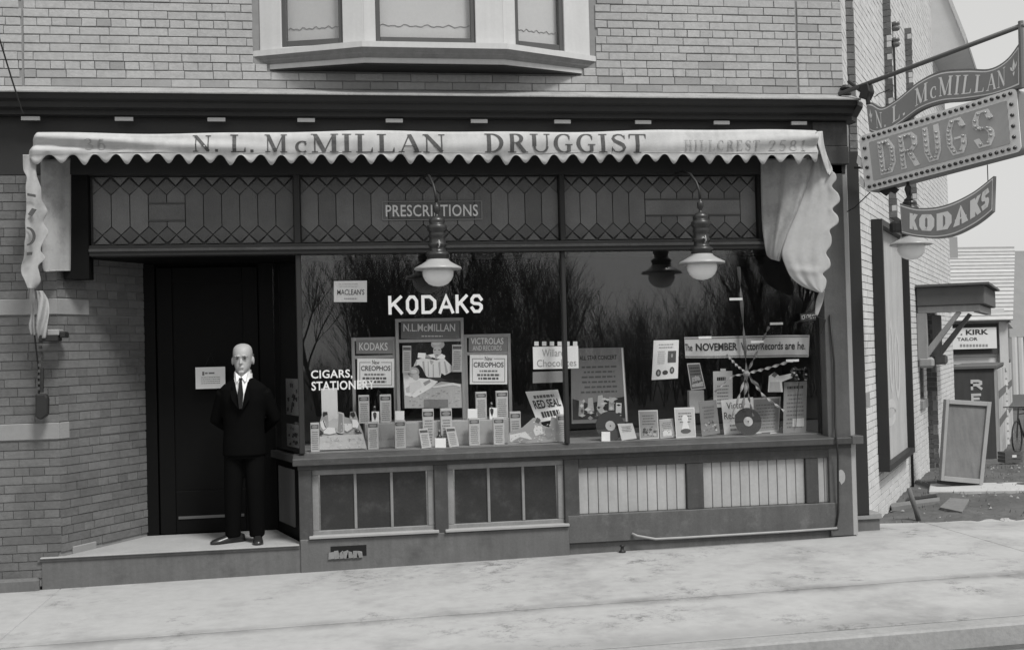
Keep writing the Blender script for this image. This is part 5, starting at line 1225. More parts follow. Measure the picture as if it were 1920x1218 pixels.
for g_, pp_ in ((.03, [(.02,.05),(.98,.05),(.98,.34),(.6,.30),(.3,.26),(.02,.33)]), (.5, [(.44,.10),(.48,.36),(.56,.37),(.60,.2),(.56,.08)]), (.42, [(.28,.14),(.30,.33),(.38,.34),(.40,.16)]), (.4, [(.66,.16),(.68,.34),(.76,.33),(.76,.16)]), (.3, [(.12,.1),(.14,.31),(.22,.3),(.22,.1)]), (.7, [(.78,.1),(.80,.26),(.90,.25),(.88,.08)])): patch(o, fn, pp_, g_, .0004+.001*pp_[0][0])
speckle(o, fn, 40, .1, .9, .06, .32, [.02,.1,.3,.5,.65], 61)
MB().add([fn(.955,.0,.001), fn(.985,.0,.001), fn(.985,.99,.001), fn(.955,.99,.001)], [(0,1,2,3)]).build('white_edge', paper(.7), o)
# records
def record(px, py, rpx, y, label, lean=R(14)):
    p = P3(px, py, y); r_ = abs(PX(px+rpx, py, y)-p.x)
    t = thing('gramophone_record', label, 'record', (p.x, y, DZ), 'black records standing in the right display')
    def disc(r0, d0, d1, nm, m, smooth_=False):
        mb = MB(); n = 40; fr_, bk2 = [], []
        for i in range(n):
            a = 2*math.pi*i/n; X_, Z_ = r0*math.cos(a), r_+r0*math.sin(a)
            fr_.append((p.x+X_, y+Z_*math.sin(lean)-d0, DZ+Z_*math.cos(lean)-.0)); bk2.append((p.x+X_, y+Z_*math.sin(lean)-d1, DZ+Z_*math.cos(lean)))
        mb.add(fr_+bk2, [tuple(range(n)), tuple(range(2*n-1, n-1, -1))]+[(i, (i+1) % n, n+(i+1) % n, n+i) for i in range(n)]); return mb.build(nm, m, t)
    disc(r_, 0, -.004, 'disc', mat('shellac', .012, .22, .1, 60, .1, spec=.6)); disc(r_*.34, .0015, .0003, 'label_disc', paper(.5)); disc(r_*.05, .0025, .0017, 'spindle_hole', ink(.02))
record(1146, 800, 27, .22, 'black record with pale label standing beside the mullion')
record(1405, 787, 25, .20, 'black record with pale label in front of the Victor Records card')
# right window: banner and cards
bn = thing('banner', 'long pale banner about the November records across the right window', 'banner', P3(1400, 670, .22))
rows = []
bT = [(1283,632),(1330,631),(1377,630),(1424,629),(1471,628),(1518,628)]; bB = [(1285,671),(1331,671),(1378,670),(1424,670),(1470,669),(1516,669)]
def bfn(u, v, l=0.0):
    a, b = spl(bT, u), spl(bB, u); y = .225-.04*smooth((u-.9)/.1); return P3(lerp(b[0], a[0], v), lerp(b[1], a[1], v), y)+Vector((0,-l,0))
mb = MB().grid([[bfn(i/40, v) for i in range(41)] for v in (0, 1)]); bo_ = mb.build('cloth', paper(.50), bn, solid=.003)
tx = MB(); sans(tx, 'The', .005, .075, .34, .68, lambda u, v: bfn(u, v, .005), .01); sans(tx, 'NOVEMBER', .10, .42, .34, .70, lambda u, v: bfn(u, v, .005), .03); sans(tx, 'Victor Records are he.', .45, .955, .34, .70, lambda u, v: bfn(u, v, .005), .015)
tx.build('lettering', ink(.03), bo_)
for v0, v1 in ((.04,.10),(.90,.96)):
    MB().grid([[bfn(i/40*.985, v, .004) for i in range(41)] for v in (v0, v1)]).build('border_line', ink(.2), bo_)
o, fn = card4('leaflet', 'white leaflet with oval portraits hung high behind the right glass', 'leaflet', [(1226,638),(1273,637),(1271,709),(1222,712)], .16, .80, None, 0)
lines(o, fn, .2, .85, .80, .95, 2, .3, .35, 1); lines(o, fn, .15, .5, .4, .75, 7, .35, .35, 2)
patch(o, fn, [(.58,.42),(.90,.42),(.90,.72),(.58,.72)], .10); patch(o, fn, oval(.24,.17,.10,.09), .08); patch(o, fn, oval(.50,.17,.11,.06), .08); patch(o, fn, oval(.76,.22,.09,.09), .08)
for b in ((.24,.17),(.76,.22),(.74,.6)): patch(o, fn, oval(b[0], b[1], .04, .05), .35, .0008)
o, fn = card4('picture_card', 'grey picture card tilted on a white block below the banner', 'card', [(1288,681),(1312,680),(1323,728),(1296,731)], .48, .14, None, .06, border=.6); lines(o, fn, .1, .9, .55, .9, 3, .05, .5, 4); patch(o, fn, [(.1,.1),(.9,.1),(.9,.28),(.1,.2)], .5); patch(o, fn, [(.15,.3),(.8,.34),(.7,.5),(.2,.46)], .35, .0006); speckle(o, fn, 20, .15, .85, .12, .5, [.05,.3,.5], 62)
tag(bx_px(1293, 731, 1320, 775, .47, .53).build('white_block', paper(.55), bevel=.004), 'tall white block carrying the tilted picture card', 'block')
o, fn = card4('show_card', 'narrow white card with a clip on top, left of the ribbons', 'card', [(1337,696),(1373,695),(1374,762),(1338,764)], .46, .76, None, .03); lines(o, fn, .15, .7, .74, .86, 1, .04, .8, 5); lines(o, fn, .12, .8, .1, .66, 6, .3, .4, 6); patch(o, fn, [(.38,1.0),(.66,1.0),(.66,1.07),(.38,1.07)], .8, .0, 'clip')
o, fn = card4('show_card', 'large white card with Victor Records lettering behind a record', 'card', [(1354,752),(1378,742),(1410,745),(1412,812)] if False else [(1352,750),(1412,744),(1414,808),(1358,812)], .36, .82, DZ, .05); say(o, fn, 'Victor', .15, .75, .72, .92, .05, .0); say(o, fn, 'Records', .05, .8, .44, .64, .05, .0); lines(o, fn, .2, .6, .1, .35, 2, .2, .4, 7)
o, fn = card4('price_list', 'grey price list with pale border right of the record', 'card', [(1411,746),(1464,743),(1460,802),(1412,806)], .38, .30, DZ, .06, border=.55); lines(o, fn, .12, .88, .12, .86, 8, .16, .35, 8)
o, fn = card4('price_list', 'tall mid grey card at the right end of the display', 'card', [(1470,716),(1513,714),(1511,798),(1468,800)], .26, .27, DZ, .05); say(o, fn, 'How To Play', .1, .9, .86, .93, .04, .0) if False else lines(o, fn, .1, .9, .86, .92, 1, .04, .9, 9); lines(o, fn, .12, .88, .1, .8, 9, .14, .4, 9); patch(o, fn, [(.4,.12),(.9,.12),(.9,.28),(.4,.28)], .6)
cutout('picture_cutout', 'pale cut-out figure with outstretched arm above the tall grey card', [(1440,735),(1442,705),(1452,698),(1462,705),(1484,700),(1486,708),(1466,716),(1468,735)], .245, .6, PZ(1455, 735, .245), [(.12, [(1446,704),(1452,697),(1458,702),(1453,708)]), (.4, [(1442,734),(1444,716),(1462,716),(1464,734)])])
MB_fl = MB(); rf_ = random.Random(4)
fv = thing('flower_spray', 'dark spray of flowers at the upper right end of the display', 'flowers', P3(1500, 712, .25))
for i in range(34):
    p = P3(rf_.uniform(1484,1514), rf_.uniform(690,714), .25+rf_.uniform(-.02,.02)); MB().lathe([(.002,0),(.012,.004),(.014,.012),(.005,.02)], p, 6).build('bloom', ink(.05) if rf_.random() < .6 else paper(.5), fv)
MB().tube([P3(1498,716,.255), P3(1494,760,.252), P3(1492,802,.248)], .004, 5).build('stem', ink(.05), fv)
for cs_, y, tone, brd, lab, seed in (
    ([(1197,769),(1233,768),(1236,822),(1200,824)], .20, .34, .66, 'framed card with dark flowers, left of the front row', 21),
    ([(1236,786),(1262,784),(1266,819),(1238,822)], .22, .40, .5, 'small grey card between two framed cards in the front row', 22),
    ([(1264,764),(1302,763),(1305,819),(1268,821)], .19, .50, .70, 'framed card with a white figure, third of the front row', 23),
    ([(1310,752),(1343,749),(1350,806),(1316,812)], .28, .22, None, 'mid grey card leaning right of the framed front cards', 24),
    ([(1158,794),(1186,793),(1194,822),(1166,826)], .17, .66, None, 'white leaflet leaning right of the left record', 25),
    ([(1128,809),(1144,809),(1144,826),(1128,826)], .14, .72, None, 'tiny blank white card below the left record', 26)):
    o, fn = card4('show_card', lab, 'card', cs_, y, tone, DZ, .05, border=brd)
    if seed < 26: lines(o, fn, .15, .85, .5, .88, 4, .14, .4, seed)
    if seed in (21, 24, 22): speckle(o, fn, 26, .12, .88, .1, .42, [.05,.12,.4,.6], seed)
    if seed == 21:
        for i in range(9): t = random.Random(i+50); patch(o, fn, oval(t.uniform(.2,.8), t.uniform(.12,.35), .08, .05, 8), t.choice([.06,.1,.5]), .001+.0003*i)
    if seed == 23: patch(o, fn, oval(.5,.62,.16,.14), .75, .001); patch(o, fn, [(.28,.2),(.72,.2),(.62,.5),(.38,.5)], .75, .0012); patch(o, fn, oval(.5,.22,.26,.08), .08, .0014)
    if seed == 22: patch(o, fn, [(.2,.1),(.8,.1),(.8,.4),(.2,.4)], .65, .001)
hm = thing('round_ornament', 'small dark round ornament behind the grey front card', 'ornament', P3(1336, 745, .5)); p = P3(1336, 762, .52)
MB().lathe([(.05,0),(.055,.02),(.05,.055),(.03,.08),(.008,.09)], p, 14).build('dome', ink(.04), hm, smooth_=True); MB().tube([(p.x, .52, DZ), (p.x, .52, p.z)], .02, 8).build('stand', ink(.06), hm)
for q_, lab in (([(1391,806),(1418,803),(1428,812),(1398,814)], 'white paper lying flat before the right record'), ([(1446,806),(1470,799),(1478,808),(1444,813)], 'white open booklet lying flat at the right end')):
    P_ = [PG(a, b, DZ) for a, b in q_]; tag(MB().prism([(p.x, max(.125, p.y), DZ) for p in P_], (0,0,.004)).build('loose_paper', paper(.72)), lab, 'paper')
o, fn = card4('ice_cream_sign', 'small dark sign lettered ICE CREAM by the corner post', 'sign', [(1500,588),(1530,585),(1530,600),(1501,603)], .02, .03, None, 0); say(o, fn, 'ICE CREAM', .08, .95, .25, .8, .5, .0)
# ribbons
rbn = thing('ribbon_streamers', 'twisted ribbon streamers radiating from a bow over the right display', 'ribbons', P3(1400, 700, .3))
def ribbon3(pts, wpx, tone, tw_):
    mb = MB(); n = 40; rows = []
    for i in range(n+1):
        t = i/n; k = t*(len(pts)-1); a = min(int(k), len(pts)-2); f = k-a
        q = [lerp(pts[a][z], pts[a+1][z], f) for z in range(2)]; c = P3(q[0], q[1], .175-.02*math.sin(t*3.1)); an = tw_*t*6.28
        d = P3(pts[-1][0], pts[-1][1], .3)-P3(pts[0][0], pts[0][1], .3); s_ = Vector((d.z, 0, -d.x)).normalized()
        off = s_*math.cos(an)*wpx/560+Vector((0,1,0))*math.sin(an)*wpx/560
        rows.append([c-off, c+off])
    mb.grid(rows); mb.build('ribbon', paper(tone), rbn, solid=.001)
for pts, w, g_, t_ in (([(1400,700),(1396,640),(1390,560),(1385,500)], 9, .16, 1.5), ([(1400,700),(1422,655),(1442,612)], 7, .2, 2.5), ([(1400,700),(1440,690),(1486,676)], 8, .4, 3), ([(1400,700),(1380,684),(1362,664)], 7, .45, 3), ([(1400,700),(1385,745),(1370,790)], 7, .4, 2), ([(1400,700),(1398,730),(1392,765)], 9, .3, 1.2), ([(1400,700),(1430,740),(1470,770)], 7, .4, 3), ([(1400,700),(1372,705),(1340,735)], 6, .35, 2), ([(1400,700),(1420,720),(1430,745)], 7, .12, 1), ([(1400,700),(1404,745),(1412,780)], 6, .14, 2)): ribbon3(pts, w, g_, t_)
MB().lathe([(.004,0),(.03,.01),(.035,.03),(.02,.05),(.004,.055)], P3(1400,706,.165), 8).build('bow', paper(.3), rbn)
for (x, y) in ((1380,560),(1456,606),(1486,675),(1420,640),(1322,632)):
    a, b = P3(x-12, y+3, .14), P3(x+12, y-2, .14); MB().box(a.x, b.x, .14, .142, a.z, b.z).build('paper_slip', paper(.8), rbn)
# poster on the splayed return glass by the door
pr3 = RA+rr*.30
for (z0, z1, s_, lab) in ((1.30, 1.62, 1, 'grey patterned poster above the other in the return window by the door'), (1.02, 1.22, 2, 'low grey poster in the return window by the door')):
    fr3 = lambda a, b, l=0.0: RA+rr*lerp(.12, .62, a)-rrn*(.02-l)+Vector((0,0,lerp(z0, z1, b)))
    q = tag(MB().prism([fr3(0,0), fr3(1,0), fr3(1,1), fr3(0,1)], -rrn*.004).build('door_poster', paper(.30)), lab, 'poster')
    for i in range(14):
        t = random.Random(i+s_*40); a, b = t.uniform(.05,.8), t.uniform(.05,.85); MB().add([fr3(a,b,.002), fr3(a+t.uniform(.06,.2),b,.002), fr3(a+t.uniform(.06,.2),b+.1,.002), fr3(a,b+.12,.002)], [(0,1,2,3)]).build('print', ink(.04), q)

# ================================================================== side street
def SP(t, n, z): return Q0+SD*t+SN*n+Vector((0,0,z))
def sbox(t0, t1, n0, n1, z0, z1): return MB().obox(SP(t0, n0, z0), SD*(t1-t0), SN*(n1-n0), (0,0,z1-z0))
m_ad = mat('weathered_hoarding', .40, .9, .2, 2.5, .1, .2, 40, .2, stain=.6, stain_g=.33, stain_scale=3, streak=.25)
hb = thing('wall_hoarding', 'tall faded advertising board in a dark frame on the pale side wall', 'billboard', SP(1.7, .05, .52))
T0, T1, Z0, Z1 = .66, 2.80, .50, 3.05
sbox(T0+.05, T1-.05, .012, .035, Z0+.05, Z1-.05).build('panel', m_ad, hb)
for a in ((T0, T0+.06, Z0, Z1), (T1-.06, T1, Z0, Z1), (T0+.06, T1-.06, Z0, Z0+.06), (T0+.06, T1-.06, Z1-.06, Z1)): sbox(a[0], a[1], .005, .11, a[2], a[3]).build('frame', m_dark, hb)
ghost = MB()
for i, (a, b, c, d) in enumerate(((.9,1.25,1.35,1.95),(1.45,1.7,1.3,2.0),(1.85,2.2,1.2,1.9),(1.0,1.8,.95,1.15))):
    arc_ = [(lerp(a, b, .5+.5*math.cos(R(x))), lerp(c, d, .5+.5*math.sin(R(x)))) for x in range(0, 361, 24)]
    p_ = stroke2d(arc_, [.09]*len(arc_)); ghost.add([SP(q[0], .0375, q[1]) for p in p_ for q in p], [(2*k, 2*k+1, 2*k+3, 2*k+2) for k in range(len(p_)-1)])
ghost.build('faded_lettering', mat('faded_white_lettering', .46, .9, .3, 6, .3), hb)
# conduit and post stump
cd2 = thing('wall_conduit', 'thin dark conduit running down the pale side wall', 'pipe', SP(3.1, .05, 0))
c_t = st(1693, 560); MB().tube([SP(c_t, .03, 3.1), SP(c_t, .03, 2.0), SP(c_t+.12, .03, .9), SP(c_t+.10, .03, .02)], .018, 8).build('pipe', m_iron, cd2, smooth_=True)
stk = PG(1722, 974, .04); yk = stk.y
MB_ = MB().tube([P3(1723, 978, yk), P3(1717, 955, yk+.01), P3(1711, 938, yk), P3(1704, 914, yk+.03)], [.026,.024,.027,.022], 8)
tag(MB_.build('leaning_stake', mat('stake_wood', .12, .9, .35, 9, .2, .6, 30), smooth_=True), 'short crooked wooden stake at the pavement edge by the side wall', 'stake')
# insulators on the upper wall
iw = thing('wire_bracket', 'thin iron rod with two glass insulators high on the side wall', 'bracket', SP(3.3, .2, 5.2))
ti_ = st(1676, 120)
for py, zx in ((52, 0), (82, 0)):
    p = PL(1679, py, SP(ti_, .12, 0), SD)
    MB().lathe([(.02,-.04),(.045,-.03),(.05,0),(.03,.02),(.05,.03),(.045,.06),(.01,.07)], p, 10).build('insulator', mat('insulator', .12, .3, spec=.6), iw, smooth_=True)
    MB().tube([p, p-SN*.13-Vector((0,0,.04))], .01, 6).build('arm', m_iron, iw)
p = PL(1676, 88, SP(ti_, .12, 0), SD); MB().tube([p, Vector((p.x, p.y, 3.75))], .012, 6).build('rod', m_iron, iw)
# door hood
m_hood = mat('hood_paint', .28, .7, .15, 6, .1, streak=.2); m_hoodd = mat('hood_roof', .10, .8, .2, 6, .1)
hd = thing('door_hood', 'bracketed wooden hood over the side door of the brick building', 'hood', SP(5.4, 0, 1.55))
ht = 4.30; hl = (PL(1846, 560, SP(ht,0,0), SN)-SP(ht,0,0)).dot(SN); hz = PL(1780, 536, SP(ht,.5,0), SN).z; hz2 = PL(1780, 572, SP(ht,.5,0), SN).z
sbox(ht, 6.9, .01, hl, hz2, hz).build('roof_slab', m_hoodd, hd, bevel=.01); sbox(ht-.05, 6.95, .01, hl+.06, hz, hz+.03).build('roof_edge', m_hoodd, hd)
sbox(ht+.03, ht+.10, .02, hl-.06, hz2-.09, hz2-.002).build('beam', m_hood, hd, bevel=.005)
sbox(ht+.10, 6.8, hl-.14, hl-.06, hz2-.10, hz2-.003).build('front_beam', m_hood, hd, bevel=.005)
zb_ = PL(1722, 690, SP(ht,.05,0), SN).z
for t in (ht+.03, 6.2):
    sbox(t, t+.09, .005, .13, zb_+.1, hz2-.09).build('wall_post', m_hood, hd, bevel=.005); sbox(t-.01, t+.10, .005, .20, zb_, zb_+.14).build('corbel', m_hood, hd, bevel=.03)
    a = SP(t+.01, .12, zb_+.12); e = SP(t+.01, hl*.66, hz2-.10); d = (e-a); w_ = Vector((0,0,.14)); MB().hexa([a, a+SD*.07, e+SD*.07, e, a+w_, a+SD*.07+w_, e+SD*.07+w_*.2+SN*-.05, e+w_*.2+SN*-.05]).build('brace', m_hood, hd, bevel=.006)
# yard: uneven earth with weeds, path and boards
yg = MB(); rows = []; rz = random.Random(9)
def yz(x, y): return ground_z(x)-.035-.40*smooth((y-3.5)/5)+.018*math.sin(x*3.1+y*1.7)*math.sin(y*2.3-x)+.012*math.sin(x*9+y*5)*math.sin(y*11-x*3)+rz.uniform(-.008,.008)
for j in range(100): rows.append([(lerp(4.9, 20, i/150), lerp(.3, 14, j/99), yz(lerp(4.9, 20, i/150), lerp(.3, 14, j/99))-(.06 if lerp(.3,14,j/99) < .66-.27*(lerp(4.9,20,i/150)-4.9)+.02 else 0)) for i in range(151)])
yg.grid(rows); tag(yg.build('yard_earth', m_earth, smooth_=False), kind='structure')
ptz = .052
P_ = [PG(a, b, ptz) for a, b in ((1744,909),(1930,906),(1930,921),(1741,923))]
tag(MB().prism([(q.x, q.y, ptz+.02) for q in P_], (0,0,-.12)).build('side_path', mat('old_path', .42, .9, .2, 3, .15, .4, 40), bevel=.01), kind='structure')
m_plank = mat('weathered_plank', .17, .85, .2, 5, .1, .3, 40, streak=.2)
for q_, lab in (([(1668,946),(1762,934),(1762,941),(1672,953)], 'weathered plank lying in the yard beside the stump'), ([(1762,953),(1782,935),(1818,938),(1804,962)], 'broken concrete slab lying in the yard by the pavement'), ([(1700,935),(1755,928),(1757,932),(1700,940)], 'dark thin board lying in the yard under the side wall')):
    P_ = [PG(a, b, .05) for a, b in q_]; tag(MB().prism([(q.x, q.y, .066) for q in P_], (0,0,-.045)).build('loose_board', m_plank if 'dark' not in lab else m_dark), lab, 'board')
wd = MB(); rw = random.Random(5)
for i in range(3800):
    x, y = rw.uniform(5.0, 10.5), rw.uniform(.2, 6.5)
    f_ = .66-.27*(x-4.9)
    if y < f_+.03 or (Vector((x, y, 0))-Q0).dot(SN) < .02: continue
    if rw.random() > .25+.75*abs(math.sin(x*2.2)*math.sin(y*1.9+1)): continue
    h = rw.uniform(.015, .05); a = rw.uniform(0, 6.28); dx, dy = math.cos(a)*.006, math.sin(a)*.006; z = ground_z(x)-.04-.40*smooth((y-3.5)/5)
    wd.add([(x-dx, y-dy, z), (x+dx, y+dy, z), (x+rw.uniform(-.02,.02), y+rw.uniform(-.02,.02), z+h)], [(0,1,2)])
tag(wd.build('weeds', mat('dry_weeds', .12, .9, .3, 9, .2), recalc=False), 'short dry weeds and grass growing over the side yard', 'weeds', kind='stuff')
pbm = MB()
for i in range(420):
    x, y = rw.uniform(5.0, 10.5), rw.uniform(.2, 6.0)
    if y < .70-.27*(x-4.9) or (Vector((x, y, 0))-Q0).dot(SN) < .03: continue
    r_ = rw.uniform(.006, .024); z = ground_z(x)-.035-.40*smooth((y-3.5)/5)
    pbm.add([(x-r_,y,z),(x,y-r_,z),(x+r_,y,z),(x,y+r_,z),(x+rw.uniform(-.3,.3)*r_,y,z+r_*rw.uniform(.6,1.1))], [(0,1,4),(1,2,4),(2,3,4),(3,0,4)])
tag(pbm.build('pebbles', mat('pebble', .32, .9, .4, 30, .2), recalc=False), 'scattered pale pebbles and rubble on the side yard earth', 'pebbles', kind='stuff')
# leaning board
lb = thing('leaning_board', 'grey panel in a pale wooden frame leaning upright by the side door', 'board', (7.1, 2.7, .05))
yb_, yt_ = 2.72, 2.92
cn_ = [P3(1772,748,yt_), P3(1857,753,yt_), P3(1841,907,yb_), P3(1762,900,yb_)]
zmin = min(q.z for q in cn_)
lfn = lambda a, b, l=0: cn_[3].lerp(cn_[2], a).lerp(cn_[0].lerp(cn_[1], a), b)+Vector((0,-l,0))
def lpiece(a0, a1, b0, b1, l0, l1, nm, m): MB().prism([lfn(a0,b0,l0), lfn(a1,b0,l0), lfn(a1,b1,l0), lfn(a0,b1,l0)], (0, l0-l1, 0)).build(nm, m, lb, bevel=.003)
m_lbf = mat('pale_frame_wood', .27, .8, .15, 6, .1, .3, 40)
lpiece(.07,.93,.06,.95,0,-.02,'panel', mat('stained_panel', .155, .8, .3, 3, .12, .3, 30, streak=.3))
lpiece(0,.07,0,1,.03,-.04,'frame', m_lbf); lpiece(.91,1.0,0,1,.03,-.05,'frame', m_lbf); lpiece(.07,.91,0,.06,.03,-.04,'frame', m_lbf); lpiece(.07,.91,.945,1,.03,-.04,'frame', m_lbf)
lpiece(.04,.96,-.045,-.002,-.01,-.10,'foot', m_dark)
MB().tube([lfn(.98,.72,.0)+Vector((0,.05,0)), lfn(1.06,.80,0)+Vector((0,.25,0))], .012, 6).build('prop', m_lbf, lb)
# RE shed
sh_y = 8.7
shd = thing('advertising_shed', 'low dark shed with pale vertical letters R E behind the leaning board', 'shed', (11.0, 8.8, -.36))
fa, fb = P3(1790, 883, sh_y), P3(1868, 690, sh_y); gz = -.38
side_l = (PL(1898, 790, (fb.x, sh_y, 0), SD)-Vector((fb.x, sh_y, 0))).dot(SD)
bk1 = Vector((fb.x, sh_y, 0))+SD*side_l
base_ = [Vector((fa.x-.02, sh_y, gz)), Vector((fb.x, sh_y, gz)), Vector((bk1.x, bk1.y, gz)), Vector((fa.x-.02+SD.x*side_l, bk1.y, gz))]
MB().prism(base_, (0,0,fb.z-gz)).build('walls', mat('shed_dark', .045, .8, .25, 5, .1, streak=.2), shd)
MB().prism([q+Vector((0,0,fb.z-gz+.002))+(q-base_[0]-(base_[2]-base_[0])*.5).normalized()*.05 for q in base_], (0,0,.045)).build('roof', m_hoodd, shd)
nS = Vector((SD.y, -SD.x, 0))
for i in range(14):
    t0 = side_l*i/14; MB().obox(base_[1]+SD*(t0+.004)+nS*.002, SD*(side_l/14-.008), nS*.018, (0,0,fb.z-gz-.03)).build('side_board', mat('shed_side', .40, .85, .25, 4, .1, streak=.4, island=.15), shd)
MB().obox(base_[1]-nS*.02-Vector((.03,.012,0)), (.05,0,0), (0,.02,0), (0,0,fb.z-gz)).build('corner_trim', m_lbf, shd)
for k in range(2):
    MB().obox(base_[1]+SD*.1+nS*.022+Vector((0,0,.6+.5*k)), SD*(side_l-.2), nS*.004, (0,0,.14)).build('painted_band', mat('band_ink', .13, .9, .5, 9, .3), shd)
rl = MB()
for ch_, (x0, y0, x1, y1) in (('R', (1820,711,1841,731)), ('E', (1821,737,1839,757))):
    a, b = P3(x0, y1, sh_y), P3(x1, y0, sh_y); block_letter(rl, ch_, a.x, b.x, a.z, b.z, .045, lambda x, z: Vector((x, sh_y-.003, z)), (0,-.004,0))
rl.build('lettering', mat('shed_letters', .42, .8), shd)
# crates
for (r_, yy, g_, lab, nm) in (((1885,846,1917,868), 7.3, .10, 'dark slatted crate with a pale label, upper of two by the shed', 'crate'), ((1887,869,1915,893), 7.3, .20, 'plain low wooden crate, lower of two by the shed', 'crate')):
    a, b = P3(r_[0], r_[3], yy), P3(r_[2], r_[1], yy)
    if 'lower' in lab: a.z = -.31
    t = thing(nm, lab, 'crate', (a.x, yy, a.z), 'wooden crates by the shed'); mC = mat('crate_wood_%d' % round(g_*100), g_, .85, .25, 8, .15, .4, 30, streak=.2)
    n = 3; h = (b.z-a.z)/n
    for i in range(n):
        z0, z1 = a.z+i*h+.004, a.z+(i+1)*h-.004
        MB().box(a.x, b.x, yy, yy+.012, z0, z1).build('slat', mC, t); MB().box(a.x, b.x, yy+.20, yy+.212, z0, z1).build('slat', mC, t)
        MB().box(a.x, a.x+.012, yy+.013, yy+.199, z0, z1).build('slat', mC, t); MB().box(b.x-.012, b.x, yy+.013, yy+.199, z0, z1).build('slat', mC, t)
    MB().box(a.x+.013, b.x-.013, yy+.013, yy+.199, a.z+.002, a.z+.014).build('bottom', mC, t)
    if 'upper' in lab: MB().box(lerp(a.x,b.x,.4), lerp(a.x,b.x,.65), yy-.004, yy-.001, lerp(a.z,b.z,.5), lerp(a.z,b.z,.72)).build('label_plate', paper(.7), t)
# tailor's house
m_clap = mat('clapboard', .46, .8, .12, 4, .08, .2, 30, island=.08); m_shin = mat('roof_shingles', .40, .9, .2, 7, .2, .5, 20, island=.10)
ty = 11.0
th = thing('tailor_house', 'small clapboard house with shingled roof and a tailor sign behind the shed', 'house', (P3(1840, 700, ty).x, ty, 0))
w0, w1 = P3(1740, 720, ty), P3(1889, 720, ty); ez = P3(1840, 598, ty).z
MB().box(w0.x, w1.x, ty+.03, ty+4, -.7, ez+.2).build('wall_core', m_clap, th)
n = 18; gz0 = -.5
for i in range(n):
    z0 = lerp(gz0, ez, i/n); z1 = lerp(gz0, ez, (i+1)/n)
    MB().prism([(w0.x, ty-.015, z0), (w0.x, ty+.028, z0), (w0.x, ty+.028, z1-.004), (w0.x, ty+.005, z1-.004)], (w1.x-w0.x, 0, 0)).build('clapboard', m_clap, th)
    MB().prism([(w1.x+.002, ty+.03, z0), (w1.x+.04, ty+.03, z0), (w1.x+.01, ty+.03, z1-.004), (w1.x+.002, ty+.03, z1-.004)], (0, 3.9, 0)).build('clapboard', m_clap, th)
rgy = 14.0; r_l, r_r = P3(1740, 468, rgy), P3(1903, 466, rgy); el = P3(1740, 600, ty-.25); er = P3(1899, 600, ty-.25)
nr = 19
for i in range(nr):
    t0, t1 = i/nr, (i+1)/nr
    a = Vector((el.x, ty-.25, er.z)).lerp(Vector((r_l.x, rgy, r_r.z)), t0); b = Vector((er.x, ty-.25, er.z)).lerp(Vector((r_r.x, rgy, r_r.z)), t0)
    c = Vector((el.x, ty-.25, er.z)).lerp(Vector((r_l.x, rgy, r_r.z)), t1); d = Vector((er.x, ty-.25, er.z)).lerp(Vector((r_r.x, rgy, r_r.z)), t1); u_ = Vector((0,-.01,.022))
    MB().hexa([a, b, d, c, a+u_, b+u_, d+u_*.1, c+u_*.1]).build('shingle_course', m_shin, th)
MB().box(w0.x, er.x, rgy-.04, rgy+.2, r_r.z-.02, r_r.z+.05).build('ridge', m_shin, th)
bk4 = MB(); bk4.prism([(er.x-.05, ty-.2, er.z-.05), (r_r.x-.05, rgy, r_r.z-.05), (er.x-.05, rgy+3, er.z-.05)], (.04,0,0)); bk4.build('gable', m_clap, th)
bk5 = MB(); bk5.prism([(w0.x, rgy+.02, r_r.z), (r_r.x, rgy+.02, r_r.z), (er.x, rgy+3.2, er.z), (w0.x, rgy+3.2, er.z)], (0,.0,.05)); bk5.build('rear_roof', m_shin, th)
a, b = P3(1779,468,13.5), P3(1795,444,13.5); MB().box(a.x, b.x, 13.5, 13.9, a.z-.3, b.z).build('chimney', mat('chimney_brick', .28), th)
def rect_on(y, x0, y0, x1, y1, d): a, b = P3(x0, y1, y), P3(x1, y0, y); return MB().box(a.x, b.x, y, y+d, a.z, b.z)
rect_on(ty-.06, 1790, 606, 1880, 664, .03).build('sign_recess', mat('sign_recess', .06), th)
rect_on(ty-.10, 1876, 602, 1889, 690, .06).build('corner_board', m_clap, th)
rect_on(ty-.09, 1785, 596, 1890, 607, .08).build('eave_board', mat('eave_grey', .30), th)
sgn = rect_on(ty-.16, 1780, 613, 1868, 655, .03); so_ = tag(sgn.build('tailor_sign', paper(.66)), 'white sign lettered KIRK TAILOR on the clapboard house', 'sign')
def tline(txt, x0, y0, x1, y1, g_, bold=.02):
    a, b = P3(x0, y1, ty-.163), P3(x1, y0, ty-.163); mb = MB(); sans(mb, txt, a.x, b.x, a.z, b.z, lambda x, z: Vector((x, ty-.163, z)), bold); mb.build('lettering', ink(g_), so_)
tline('. KIRK', 1801, 617, 1853, 628, .03, .03); tline('TAILOR', 1795, 632, 1833, 639, .03, .02); tline('Cleaning', 1798, 644, 1850, 651, .4, .0) if False else None
gl_ = MB()
for i in range(9): a, b = P3(1800+6*i, 650, ty-.163), P3(1804+6*i, 645, ty-.163); gl_.add([(a.x, ty-.163, a.z), (b.x, ty-.163, a.z), (b.x, ty-.163, b.z), (a.x, ty-.163, b.z)], [(0,1,2,3)])
gl_.build('faded_script', ink(.25), so_)
for (py0, py1) in ((650, 704),):
    for k in range(2):
        yy0 = ty+.5+1.5*k; sw_ = MB().box(w1.x+.03, w1.x+.06, yy0, yy0+.7, P3(1892,py1,yy0).z, P3(1892,py0,yy0).z).build('side_window', m_dark, th)
